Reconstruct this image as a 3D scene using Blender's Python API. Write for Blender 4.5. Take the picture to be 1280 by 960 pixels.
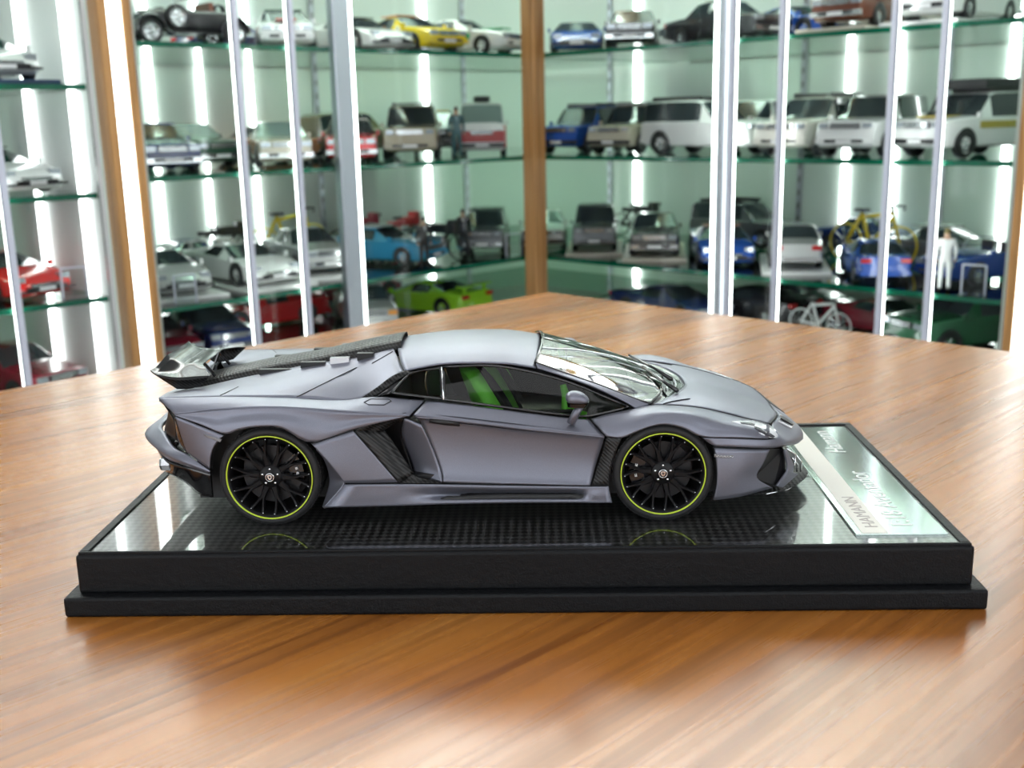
# Display-cabinet room: a 1:18 grey supercar model on a boxed base on a wooden table,
# glass cabinets of model cars meeting in the corner behind it.  Units: metres.
import bpy, bmesh, math, random
from mathutils import Vector, Matrix
for _o in list(bpy.data.objects): bpy.data.objects.remove(_o)
SC = bpy.context.scene
COL = SC.collection
random.seed(5)
TZ = 0.75                      # table top height
# ------------------------------------------------------------------ camera
CAM_POS = (0.00982, -0.36964, TZ + 0.17440)
YAW, PITCH, ROLL, FPX = -0.03012, 0.23616, -0.02177, 1386.5
def cam_axes():
    cy, sy = math.cos(YAW), math.sin(YAW)
    r = Vector((cy, -sy, 0)); f0 = Vector((sy, cy, 0)); u0 = Vector((0, 0, 1))
    cp, sp = math.cos(PITCH), math.sin(PITCH)
    f = f0*cp - u0*sp; u = u0*cp + f0*sp
    c, s = math.cos(ROLL), math.sin(ROLL)
    return r*c + u*s, u*c - r*s, f
cd = bpy.data.cameras.new('camera'); cam = bpy.data.objects.new('camera', cd); COL.objects.link(cam)
_r, _u, _f = cam_axes()
cam.matrix_world = Matrix(((_r.x, _u.x, -_f.x, CAM_POS[0]), (_r.y, _u.y, -_f.y, CAM_POS[1]), (_r.z, _u.z, -_f.z, CAM_POS[2]), (0, 0, 0, 1)))
cd.sensor_fit = 'HORIZONTAL'; cd.sensor_width = 36.0; cd.lens = FPX/1280*36
cd.clip_start = 0.01; cd.clip_end = 50
cd.dof.use_dof = True; cd.dof.focus_distance = 0.43; cd.dof.aperture_fstop = 18.0
SC.camera = cam
# ------------------------------------------------------------------ world, exposure
w = bpy.data.worlds.new('world'); SC.world = w; w.use_nodes = True
w.node_tree.nodes['Background'].inputs[0].default_value = (.92, .96, 1, 1)
w.node_tree.nodes['Background'].inputs[1].default_value = 3.2
vs = SC.view_settings
vs.view_transform = 'Standard'; vs.look = 'None'; vs.gamma = 1; vs.use_curve_mapping = False
vs.exposure = 0.0
SC.cycles.max_bounces = 10; SC.cycles.transparent_max_bounces = 24
SC.cycles.glossy_bounces = 5; SC.cycles.transmission_bounces = 8; SC.cycles.diffuse_bounces = 3
SC.cycles.sample_clamp_indirect = 6; SC.cycles.use_denoising = True
SC.cycles.caustics_reflective = False; SC.cycles.caustics_refractive = False
CEIL_POWER = 3.0
LED_POWER = 9.0
TOP_POWER = 19.0
# ------------------------------------------------------------------ materials
MATS = {}
def nodes(name):
    m = bpy.data.materials.new(name); m.use_nodes = True
    nt = m.node_tree; nt.nodes.clear()
    out = nt.nodes.new('ShaderNodeOutputMaterial')
    return m, nt, out
def pbr(name, col, rough=.5, metal=0, coat=0, spec=.5, alpha=1, emit=None, es=0, trans=0):
    if name in MATS: return MATS[name]
    m, nt, out = nodes(name)
    b = nt.nodes.new('ShaderNodeBsdfPrincipled')
    b.inputs['Base Color'].default_value = (*col, 1); b.inputs['Roughness'].default_value = rough
    b.inputs['Metallic'].default_value = metal; b.inputs['Coat Weight'].default_value = coat
    b.inputs['Coat Roughness'].default_value = .03
    b.inputs['Specular IOR Level'].default_value = spec; b.inputs['Alpha'].default_value = alpha
    b.inputs['Transmission Weight'].default_value = trans
    if emit:
        b.inputs['Emission Color'].default_value = (*emit, 1); b.inputs['Emission Strength'].default_value = es
    nt.links.new(b.outputs[0], out.inputs[0])
    MATS[name] = m; return m
def P(m): return next(n for n in m.node_tree.nodes if n.type == 'BSDF_PRINCIPLED')
def clear(name, tint, refl=1.0, ior=1.45, rough=0.0):
    """thin clear sheet: tinted transmission plus fresnel reflection"""
    if name in MATS: return MATS[name]
    m, nt, out = nodes(name)
    t = nt.nodes.new('ShaderNodeBsdfTransparent'); t.inputs[0].default_value = (*tint, 1)
    g = nt.nodes.new('ShaderNodeBsdfGlossy'); g.inputs['Roughness'].default_value = rough; g.inputs[0].default_value = (refl, refl, refl, 1)
    f = nt.nodes.new('ShaderNodeFresnel'); f.inputs[0].default_value = ior
    mx = nt.nodes.new('ShaderNodeMixShader')
    nt.links.new(f.outputs[0], mx.inputs[0]); nt.links.new(t.outputs[0], mx.inputs[1]); nt.links.new(g.outputs[0], mx.inputs[2])
    nt.links.new(mx.outputs[0], out.inputs[0]); MATS[name] = m; return m
def coords(nt, scale=(1, 1, 1), rot=(0, 0, 0), which='Object'):
    tc = nt.nodes.new('ShaderNodeTexCoord'); mp = nt.nodes.new('ShaderNodeMapping')
    mp.inputs['Scale'].default_value = scale; mp.inputs['Rotation'].default_value = rot
    nt.links.new(tc.outputs[which], mp.inputs[0]); return mp.outputs[0]
def ramp(nt, src, stops):
    r = nt.nodes.new('ShaderNodeValToRGB'); e = r.color_ramp.elements
    while len(e) < len(stops): e.new(.5)
    for k, (p_, c) in enumerate(stops): e[k].position = p_; e[k].color = (*c, 1)
    nt.links.new(src, r.inputs[0]); return r.outputs[0]
def noise(nt, vec, scale, detail=4, rough=.5):
    n = nt.nodes.new('ShaderNodeTexNoise'); n.inputs['Scale'].default_value = scale
    n.inputs['Detail'].default_value = detail; n.inputs['Roughness'].default_value = rough
    nt.links.new(vec, n.inputs[0]); return n.outputs[0]
def bump(nt, b, src, strength, dist):
    n = nt.nodes.new('ShaderNodeBump'); n.inputs['Strength'].default_value = strength; n.inputs['Distance'].default_value = dist
    nt.links.new(src, n.inputs['Height']); nt.links.new(n.outputs[0], b.inputs['Normal']); return n
def mixc(nt, fac, a, b, mode='MIX'):
    n = nt.nodes.new('ShaderNodeMix'); n.data_type = 'RGBA'; n.blend_type = mode
    for s, v in ((0, fac), (6, a), (7, b)):
        if isinstance(v, (int, float)): n.inputs[s].default_value = v
        elif isinstance(v, tuple): n.inputs[s].default_value = (*v, 1)
        else: nt.links.new(v, n.inputs[s])
    return n.outputs[2]
TA = 0.7606                    # turn of the table and the cabinets
def wood(name, dark, mid, light, rot, rough, sc=1.0, spec=.5, coat=0.0):
    m = pbr(name, mid, rough, spec=spec, coat=coat); nt = m.node_tree; b = P(m)
    v = coords(nt, (1, 1, 1), rot)
    v1 = nt.nodes.new('ShaderNodeMapping'); v1.inputs['Scale'].default_value = (2.2*sc, 26*sc, 26*sc); nt.links.new(v, v1.inputs[0])
    v2 = nt.nodes.new('ShaderNodeMapping'); v2.inputs['Scale'].default_value = (5*sc, 190*sc, 190*sc); nt.links.new(v, v2.inputs[0])
    v3 = nt.nodes.new('ShaderNodeMapping'); v3.inputs['Scale'].default_value = (.9*sc, 7*sc, 7*sc); nt.links.new(v, v3.inputs[0])
    n1 = noise(nt, v1.outputs[0], 1.0, 5, .6); n2 = noise(nt, v2.outputs[0], 1.0, 3, .6); n3 = noise(nt, v3.outputs[0], 1.0, 3, .5)
    c1 = ramp(nt, n1, [(.28, dark), (.46, mid), (.72, light)])
    c2 = ramp(nt, n2, [(.32, (.5, .45, .40)), (.6, (1, 1, 1))])
    c3 = ramp(nt, n3, [(.3, (.78, .74, .70)), (.65, (1.0, 1.0, 1.0))])
    c = mixc(nt, .7, c1, c2, 'MULTIPLY'); c = mixc(nt, .8, c, c3, 'MULTIPLY')
    # narrow dark streaks that wander along the grain
    v4 = nt.nodes.new('ShaderNodeMapping'); v4.inputs['Scale'].default_value = (.7*sc, 15*sc, 15*sc); nt.links.new(v, v4.inputs[0])
    n4 = noise(nt, v4.outputs[0], 1.0, 2, .4)
    s4 = ramp(nt, n4, [(.485, (1, 1, 1)), (.5, (.55, .45, .38)), (.515, (1, 1, 1))])
    c = mixc(nt, .75, c, s4, 'MULTIPLY')
    nt.links.new(c, b.inputs['Base Color'])
    rr = ramp(nt, n2, [(.3, (rough*1.25,)*3), (.7, (rough*.85,)*3)]); nt.links.new(rr, b.inputs['Roughness'])
    bump(nt, b, n2, .06, .0004)
    return m
wood('table_wood', (.25, .082, .013), (.45, .163, .027), (.58, .245, .052), (0, 0, 0), .27, spec=.55, coat=.3); P(MATS['table_wood']).inputs['Coat Roughness'].default_value = .22
wood('frame_wood', (.48, .23, .075), (.62, .32, .11), (.72, .40, .16), (0, math.pi/2, 0), .4)
def leatherette():
    m = pbr('leatherette', (.005, .0058, .007), .5, spec=.22); nt = m.node_tree; b = P(m)
    v = coords(nt, (1, 1, 1)); n = noise(nt, v, 1400, 3, .6); n2 = noise(nt, v, 420, 2)
    nn = mixc(nt, .5, n, n2); bump(nt, b, nn, .7, .0006)
leatherette()
def carbon(name, cell, tone=.05, rough=.25, strength=.3):
    """twill weave: two shifted checks, each tow with its own sheen"""
    m = pbr(name, (tone*.5,)*3, rough, coat=1.0); nt = m.node_tree; b = P(m)
    v = coords(nt, (1, 1, 1), (0, 0, math.radians(45)))
    sep = nt.nodes.new('ShaderNodeSeparateXYZ'); nt.links.new(v, sep.inputs[0])
    def math_(op, a, bb=None):
        n = nt.nodes.new('ShaderNodeMath'); n.operation = op
        for i, q in ((0, a), (1, bb)):
            if q is None: continue
            if isinstance(q, (int, float)): n.inputs[i].default_value = q
            else: nt.links.new(q, n.inputs[i])
        return n.outputs[0]
    ax = math_('DIVIDE', math_('ADD', sep.outputs[0], math_('MULTIPLY', sep.outputs[2], .8)), cell)
    ay = math_('DIVIDE', math_('ADD', sep.outputs[1], math_('MULTIPLY', sep.outputs[2], .8)), cell)
    s = math_('SINE', math_('MULTIPLY', ax, math.pi)); t = math_('SINE', math_('MULTIPLY', ay, math.pi))
    pr = math_('MULTIPLY', s, t)
    f = math_('MULTIPLY_ADD', pr, .5); f.node.inputs[2].default_value = .5
    c = ramp(nt, f, [(.38, (tone*.18,)*3), (.62, (tone*1.7,)*3)])
    nt.links.new(c, b.inputs['Base Color'])
    bump(nt, b, f, strength, cell*.08)
    return m
carbon('carbon', .022, .02, .42); P(MATS['carbon']).inputs['Coat Weight'].default_value = .15; P(MATS['carbon']).inputs['Coat Roughness'].default_value = .15; P(MATS['carbon']).inputs['Specular IOR Level'].default_value = .18
carbon('plate_carbon', .0024, .032, .3, .3); P(MATS['plate_carbon']).inputs['Coat IOR'].default_value = 1.85; P(MATS['plate_carbon']).inputs['Coat Roughness'].default_value = .015; P(MATS['plate_carbon']).inputs['Specular IOR Level'].default_value = .25
def paint():
    m = pbr('paint', (.20, .207, .252), .42, .64, spec=.35); nt = m.node_tree; b = P(m)
    v = coords(nt); n = noise(nt, v, 260, 2, .6)
    c = ramp(nt, n, [(.3, (.182, .189, .232)), (.7, (.218, .225, .272))]); nt.links.new(c, b.inputs['Base Color'])
    b.inputs['Coat Weight'].default_value = .05; b.inputs['Coat Roughness'].default_value = .3
paint()
pbr('black', (.008, .008, .009), .45); pbr('gloss_black', (.006, .006, .007), .12, coat=.6)
pbr('rubber', (.012, .012, .013), .62); pbr('satin_black', (.006, .006, .007), .38, spec=.22)
pbr('lime', (.62, .78, .06), .35); pbr('chrome', (.8, .82, .84), .12, 1.0); pbr('alu', (.55, .58, .64), .32, .9)
pbr('white_plastic', (.8, .8, .8), .4); pbr('seat_green', (.20, .72, .07), .5); pbr('seat_black', (.02, .02, .022), .6)
pbr('visor_brown', (.30, .10, .03), .5); pbr('amber', (.7, .25, .02), .25); pbr('red_lens', (.35, .01, .01), .15, coat=1); pbr('disc', (.03, .03, .032), .4, .6)
pbr('lamp_clear', (.78, .80, .84), .22, .25, coat=.8); pbr('lamp_dark', (.05, .05, .06), .2)
pbr('grey_panel', (.22, .22, .23), .3)
clear('car_glass', (.36, .42, .38), 1, 1.9); clear('side_glass', (.62, .68, .60), .45, 1.42)
clear('shelf_glass', (.90, .97, .93), 1, 1.35); clear('door_glass', (.985, .995, .99), .35, 1.16); clear('window_glass', (.97, .98, .98), .6, 1.3); clear('acrylic', (.93, .96, .96), 1, 1.5)
pbr('glass_edge', (.004, .16, .085), .15, coat=.5); pbr('frost', (.72, .74, .86), .35)
pbr('wall_white', (.78, .80, .80), .6); pbr('ceil_white', (.6, .6, .61), .7); pbr('floor_tile', (.45, .45, .46), .3)
def back_panel():
    m = pbr('cab_back', (.70, .79, .73), .10, coat=0, spec=.28)
    pbr('cab_side', (.73, .80, .76), .3)
back_panel()
def lamp(name, col, s):
    m, nt, out = nodes(name); e = nt.nodes.new('ShaderNodeEmission'); e.inputs[0].default_value = (*col, 1); e.inputs[1].default_value = s
    nt.links.new(e.outputs[0], out.inputs[0]); MATS[name] = m
lamp('led', (.93, 1.0, .98), LED_POWER); lamp('cabinet_glow', (.96, 1, .98), TOP_POWER); lamp('ceiling_glow', (.97, .98, 1.0), CEIL_POWER)
# ------------------------------------------------------------------ mesh helpers
def link(name, me, mat=None, parent=None):
    o = bpy.data.objects.new(name, me); COL.objects.link(o)
    if mat is not None:
        for q in (mat if isinstance(mat, (list, tuple)) else [mat]):
            me.materials.append(MATS[q] if isinstance(q, str) else q)
    o.parent = parent; return o
def empty(name, loc=(0, 0, 0), rz=0, sc=1, parent=None):
    o = bpy.data.objects.new(name, None); COL.objects.link(o); o.location = loc; o.rotation_euler = (0, 0, rz); o.scale = (sc,)*3
    o.empty_display_size = .02; o.parent = parent; return o
def tag(o, label, cat, group=None, kind=None):
    if label: o['label'] = label
    if cat: o['category'] = cat
    if group: o['group'] = group
    if kind: o['kind'] = kind
    return o
def mesh(name, vs_, fs, smooth=False, mi=None):
    me = bpy.data.meshes.new(name); me.from_pydata([tuple(v) for v in vs_], [], fs); me.update()
    if smooth: me.polygons.foreach_set('use_smooth', [True]*len(me.polygons))
    if mi: me.polygons.foreach_set('material_index', mi)
    return me
def box_me(name, lo, hi, bev=0, seg=2):
    bm = bmesh.new(); bmesh.ops.create_cube(bm, size=1)
    for v in bm.verts:
        v.co = Vector([lo[i] + (v.co[i]+.5)*(hi[i]-lo[i]) for i in range(3)])
    if bev: bmesh.ops.bevel(bm, geom=bm.edges[:], offset=bev, segments=seg, profile=.6, affect='EDGES')
    me = bpy.data.meshes.new(name); bm.to_mesh(me); bm.free()
    if bev: me.polygons.foreach_set('use_smooth', [True]*len(me.polygons))
    return me
def box(name, lo, hi, mat, parent=None, bev=0, seg=2):
    o = link(name, box_me(name, lo, hi, bev, seg), mat, parent)
    if bev:
        wn_ = o.modifiers.new('wn', 'WEIGHTED_NORMAL'); wn_.keep_sharp = True
    return o
def lathe(profile, n=32, axis='y'):
    """profile of (radius, along); returns verts, faces about the axis"""
    vs_, fs = [], []
    for r, a in profile:
        for k in range(n):
            t = 2*math.pi*k/n
            if axis == 'y': vs_.append((r*math.cos(t), a, r*math.sin(t)))
            else: vs_.append((r*math.cos(t), r*math.sin(t), a))
    for j in range(len(profile)-1):
        for k in range(n):
            k2 = (k+1) % n
            fs.append((j*n+k, j*n+k2, (j+1)*n+k2, (j+1)*n+k))
    return vs_, fs
def tube(pts, r, n=6, closed=False):
    """round tube along a polyline; r a number or one per point"""
    pts = [Vector(p_) for p_ in pts]; m_ = len(pts); vs_, fs = [], []
    rs = r if isinstance(r, (list, tuple)) else [r]*m_
    up = None
    for i, p_ in enumerate(pts):
        if closed: t = pts[(i+1) % m_] - pts[i-1]
        else: t = pts[min(i+1, m_-1)] - pts[max(i-1, 0)]
        t = t.normalized() if t.length > 1e-9 else Vector((0, 0, 1))
        if up is None: up = t.orthogonal().normalized()
        up = (up - t*up.dot(t)); up = up.normalized() if up.length > 1e-6 else t.orthogonal().normalized()
        b = t.cross(up)
        for k in range(n):
            a = 2*math.pi*k/n
            vs_.append(p_ + (up*math.cos(a) + b*math.sin(a))*rs[i])
    for i in range(m_ if closed else m_-1):
        j = (i+1) % m_
        for k in range(n):
            k2 = (k+1) % n; fs.append((i*n+k, i*n+k2, j*n+k2, j*n+k))
    if not closed:
        fs.append(tuple(range(n-1, -1, -1))); fs.append(tuple((m_-1)*n+k for k in range(n)))
    return vs_, fs
class MB:
    """collects pieces that together make one part"""
    def __init__(s): s.v, s.f, s.m = [], [], []
    def add(s, vf, mi=0, mat=None):
        k = len(s.v); s.v += [tuple(mat @ Vector(v)) if mat else tuple(v) for v in vf[0]]
        s.f += [tuple(i+k for i in q) for q in vf[1]]; s.m += [mi]*len(vf[1]); return s
    def box(s, lo, hi, mi=0, mat=None):
        x0, y0, z0 = lo; x1, y1, z1 = hi
        v = [(x0,y0,z0),(x1,y0,z0),(x1,y1,z0),(x0,y1,z0),(x0,y0,z1),(x1,y0,z1),(x1,y1,z1),(x0,y1,z1)]
        return s.add((v, [(0,3,2,1),(4,5,6,7),(0,1,5,4),(1,2,6,5),(2,3,7,6),(3,0,4,7)]), mi, mat)
    def me(s, name, smooth=False): return mesh(name, s.v, s.f, smooth, s.m)
    def build(s, name, mat, parent=None, smooth=False): return link(name, s.me(name, smooth), mat, parent)
def catmull(P_, t):
    n = len(P_)-1
    if n == 1: return P_[0].lerp(P_[1], t)
    s = min(int(t*n), n-1); f = t*n - s
    p1, p2 = P_[s], P_[s+1]; p0 = P_[s-1] if s > 0 else p1*2-p2; p3 = P_[s+2] if s+2 <= n else p2*2-p1
    return ((p1*2) + (p2-p0)*f + (p0*2-p1*5+p2*4-p3)*f*f + (p1*3-p0-p2*3+p3)*f**3)*.5
def surf(net, nu, nv, gap=0.0):
    """smooth sheet through a net of points, drawn in from its edges by gap"""
    N = [[Vector(q) for q in r] for r in net]
    cols = len(N[0])
    lu = sum((N[len(N)//2][i+1]-N[len(N)//2][i]).length for i in range(cols-1))
    lv = sum((N[j+1][cols//2]-N[j][cols//2]).length for j in range(len(N)-1))
    gu, gv = min(.2, gap/max(lu, 1e-6)), min(.2, gap/max(lv, 1e-6))
    out = []
    for j in range(nv+1):
        tv = gv + (1-2*gv)*j/nv
        row = [catmull([N[r][c] for r in range(len(N))], tv) for c in range(cols)]
        out.append([catmull(row, gu + (1-2*gu)*i/nu) for i in range(nu+1)])
    return out
def grid_vf(g, flip=False, ref=None):
    nv, nu = len(g), len(g[0]); vs_ = [q for r in g for q in r]; fs = []
    for j in range(nv-1):
        for i in range(nu-1):
            fs.append((j*nu+i, j*nu+i+1, (j+1)*nu+i+1, (j+1)*nu+i))
    if ref is not None:      # face outwards from the reference point
        c = g[nv//2][nu//2]; n = (g[nv//2][min(nu//2+1, nu-1)]-g[nv//2][max(nu//2-1, 0)]).cross(g[min(nv//2+1, nv-1)][nu//2]-g[max(nv//2-1, 0)][nu//2])
        flip = n.dot(c-Vector(ref)) < 0
    if flip: fs = [q[::-1] for q in fs]
    return vs_, fs
def mirror_vf(vf):
    return [(v[0], -v[1], v[2]) for v in vf[0]], [q[::-1] for q in vf[1]]
def solid(o, t, off=-1):
    m = o.modifiers.new('shell', 'SOLIDIFY'); m.thickness = t; m.offset = off; return o
# ================================================================== table
E1 = Vector((math.sin(TA), math.cos(TA), 0)); E2 = Vector((math.cos(TA), -math.sin(TA), 0))
def frame_at(origin, ex, ey):
    """matrix whose x runs along ex and y along ey"""
    return Matrix(((ex.x, ey.x, 0, origin[0]), (ex.y, ey.y, 0, origin[1]), (0, 0, 1, origin[2]), (0, 0, 0, 1)))
# ================================================================== room
CC = Vector((-.00418, 1.91031, 0))
ML = frame_at(CC, E1, -E2)       # left cabinet: x towards the corner, y into the cabinet
MR = frame_at(CC, E2, E1)        # right cabinet: x away from the corner, y into the cabinet
ROOM = frame_at(CC, E2, E1)      # room square: x along the right cabinet
def struct(name, lo, hi, mat, M=ROOM):
    o = box(name, lo, hi, mat); o.matrix_world = M; o['kind'] = 'structure'; return o
D_ = .52; W_ = 4.6; HC_ = 2.7
struct('floor', (-D_, -W_, -.05), (W_, D_, 0), 'floor_tile')
struct('ceiling', (-D_, -W_, HC_), (W_, D_, HC_+.05), 'ceil_white')
struct('wall_right', (-D_, D_, 0), (W_, D_+.05, HC_), 'wall_white')
struct('wall_left', (-D_-.05, -W_, 0), (-D_, D_, HC_), 'wall_white')
def wall_with_added_window(n, name, M, x0, x1, wx0, wx1, z0, z1):
    """shop-front wall (local x along it, y outwards) with a glazed opening"""
    m = MB(); m.box((x0, 0, 0), (wx0, .06, HC_)); m.box((wx1, 0, 0), (x1, .06, HC_)); m.box((wx0, 0, 0), (wx1, .06, z0)); m.box((wx0, 0, z1), (wx1, .06, HC_))
    o = m.build(name, 'wall_white'); o.matrix_world = M; o['kind'] = 'structure'
    wn_ = empty('window_%d' % n); wn_.matrix_world = M; wn_['kind'] = 'structure'  # window added out of view to fill the room with daylight
    k = 4
    for i in range(k+1):
        x = wx0+(wx1-wx0)*i/k; box('mullion', (x-.02, .01, z0), (x+.02, .05, z1), 'alu', wn_)
    for z in (z0, z1): box('window_rail', (wx0, .01, z-.02), (wx1, .05, z+.02), 'alu', wn_)
    for i in range(k):
        box('pane', (wx0+(wx1-wx0)*i/k+.02, .028, z0+.02), (wx0+(wx1-wx0)*(i+1)/k-.02, .032, z1-.02), 'window_glass', wn_)
wall_with_added_window(1, 'wall_front', frame_at(CC + E2*W_, -E1, E2), -D_, W_, .5, 4.2, .35, 2.35)
wall_with_added_window(2, 'wall_back', frame_at(CC - E1*W_, -E2, -E1), -W_, D_, -4.2, -.5, .35, 2.35)
for i, px_ in enumerate((.75, 2.0, 3.25)):  # unseen light panels added to light the room from above
    for j, py_ in enumerate((-.75, -2.0, -3.25)):
        cl = empty('ceiling_light'); cl.matrix_world = ROOM @ Matrix.Translation((px_, py_, HC_))
        tag(cl, 'square white light panel set in the ceiling', 'ceiling light', 'ceiling light panels')
        box('diffuser', (-.29, -.29, -.014), (.29, .29, -.008), 'ceiling_glow', cl)
        for lo, hi in (((-.31, -.31, -.02), (.31, -.29, 0)), ((-.31, .29, -.02), (.31, .31, 0)), ((-.31, -.29, -.02), (-.29, .29, 0)), ((.29, -.29, -.02), (.31, .29, 0))):
            box('frame', lo, hi, 'alu', cl)
# ================================================================== cabinets
SHELF = [TZ+.49, TZ+.295, TZ+.098, TZ-.103, TZ-.215, TZ-.40, TZ-.56]
def shelf_me(x0, x1, y0, y1, t=.008):
    bm = bmesh.new(); bmesh.ops.create_cube(bm, size=1)
    for v in bm.verts: v.co = Vector((x0+(v.co.x+.5)*(x1-x0), y0+(v.co.y+.5)*(y1-y0), (v.co.z-.5)*t))
    for f in bm.faces: f.material_index = 0 if abs(f.normal.z) > .5 else 1
    me = bpy.data.meshes.new('glass_shelf'); bm.to_mesh(me); bm.free(); return me
def cabinet(M, x0, x1, shelves, label, leds, bars, posts, rails, panes, ends, floor_x, lights, depth=.50, front=.006, side='cab_side', back='cab_back'):
    c = empty('display_cabinet'); c.matrix_world = M
    tag(c, label, 'display cabinet')
    box('back_panel', (x0, depth, .10), (x1, depth+.012, 2.2), back, c)
    for e in ends: box('side_panel', (e, 0, .10), (e+.008, depth, 2.2), side, c)
    box('plinth', (floor_x[0], 0, 0), (floor_x[1], depth, .10), 'frame_wood', c); box('top_board', (floor_x[0], 0, 2.2), (floor_x[1], depth, 2.24), 'frame_wood', c)
    me = shelf_me(floor_x[0]+.0085, floor_x[1]-.0085, front, depth-.001)
    for z in shelves:
        o = link('glass_shelf', me, None, c); o.location.z = z
    me.materials.append(MATS['shelf_glass']); me.materials.append(MATS['glass_edge'])
    for x, y, w_ in leds: box('led_strip', (x-w_/2, y, .12), (x+w_/2, y+.006, 2.18), 'led', c)
    for a, b in lights: box('cabinet_light', (a, .10, 2.185), (b, .42, 2.198), 'cabinet_glow', c)  # unseen glowing panel added under the top board to brighten the cabinet inside
    for x in bars: box('door_edge_seal', (x-.0045, -.010, .10), (x+.0045, -.001, 2.2), 'frost', c, .001); box('led_strip', (x-.0035, .0005, .12), (x+.0035, .004, 2.18), 'led', c)  # second box: hidden strip added behind the seal to light the model fronts
    for a, b in posts: box('aluminium_post', (a, -.014, .10), (b, .004, 2.2), 'alu', c, .002)
    for x, y in rails:
        m = MB(); m.box((x-.006, y-.004, .12), (x+.006, y, 2.18))
        r_ = m.build('shelf_rail', 'alu', c)
        m = MB()
        for k in range(60): m.box((x-.0025, y-.0055, .30+k*.028), (x+.0025, y-.0035, .312+k*.028))
        m.build('rail_slots', 'grey_panel', r_)
    for a, b in panes: box('glass_door', (a, -.006, .105), (b, -.002, 2.195), 'door_glass', c)
    return c
cabinet(ML, -.842, .50, SHELF, 'glass-shelved cabinet holding the black vintage roadster and the white winged coupe', [(-.443, .002, .010), (.145, .492, .012), (-.56, .492, .011), (-.45, .492, .007), (-.335, .492, .007)],
        [-.671, -.568], [(-.489, -.455)], [(-.17, .498), (.27, .498)], [(-.842, -.569), (-.670, -.490), (-.454, -.038)], [-.842], (-.842, .49), [(-.80, -.46), (-.40, .40)])
cabinet(MR, -.498, .955, SHELF, 'glass-shelved cabinet holding the off-road vehicles and the cream tray', [(.435, .002, .010), (-.135, .492, .012), (.415, .492, .011), (.52, .492, .012), (.74, .492, .011)],
        [.472, .567, .759, .837], [(.448, .462)], [(-.22, .498), (.31, .498), (.62, .498)], [(.038, .447), (.463, .566), (.568, .758), (.760, .955)], [.947], (.003, .955), [(.02, .44), (.48, .92)])
SHELF_L = [TZ+.39, TZ+.233, TZ+.08, TZ-.072, TZ-.225, TZ-.40]
cabinet(ML, -1.75, -.905, SHELF_L, 'pale white-backed cabinet beyond the lit wood post, holding the bright red winged car', [(-.919, .04, .009), (-.919, .20, .009)],
        [-1.05], [], [], [(-1.74, -1.051), (-1.049, -.915)], [-1.75, -.913], (-1.75, -.905), [(-1.7, -.96)], side='wall_white', back='wall_white')
# wooden posts
cp = box('wooden_post', (-.0165, -.0165, 0), (.0165, .0165, 2.24), 'frame_wood', None, .002); cp.matrix_world = frame_at(CC + (E2-E1)*.0185, E2, E1)
tag(cp, 'bare square wooden post in the corner where the two glass cabinets meet', 'post')
def framed_post(M, a, b, label):
    c = empty('lit_post'); c.matrix_world = M; tag(c, label, 'post')
    t = (b-a)
    box('wood_strip', (a, -.012, 0), (a+t*.27, .02, 2.24), 'frame_wood', c); box('wood_strip', (b-t*.27, -.012, 0), (b, .02, 2.24), 'frame_wood', c)
    box('light_bar', (a+t*.27, -.008, 0), (b-t*.27, .02, 2.24), 'led', c)
framed_post(ML, -.893, -.8435, 'wooden post with a white light bar down its middle, beside the pale cabinet')
framed_post(MR, .957, 1.005, 'wooden post with a white light bar, at the outer end of the off-road vehicle cabinet')
TABLE_CORNER = Vector((.0148, .756, 0))
tb = empty('wooden_table'); tb.matrix_world = frame_at(TABLE_CORNER, -E1, E2)   # local x, y run along the two far edges
tag(tb, 'large walnut-veneer table with a satin top under the display base', 'table')
box('table_top', (0, 0, TZ-.04), (1.75, 1.75, TZ), 'table_wood', tb, .0025)
for lx, ly in ((.12, .12), (1.63, .12), (.12, 1.63), (1.63, 1.63)):
    box('leg', (lx-.04, ly-.04, 0), (lx+.04, ly+.04, TZ-.04), 'frame_wood', tb, .004)
for lo, hi in (((.16, .10, TZ-.12), (1.59, .13, TZ-.04)), ((.16, 1.62, TZ-.12), (1.59, 1.65, TZ-.04)), ((.10, .16, TZ-.12), (.13, 1.59, TZ-.04)), ((1.62, .16, TZ-.12), (1.65, 1.59, TZ-.04))):
    box('apron', lo, hi, 'frame_wood', tb, .002)
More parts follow.
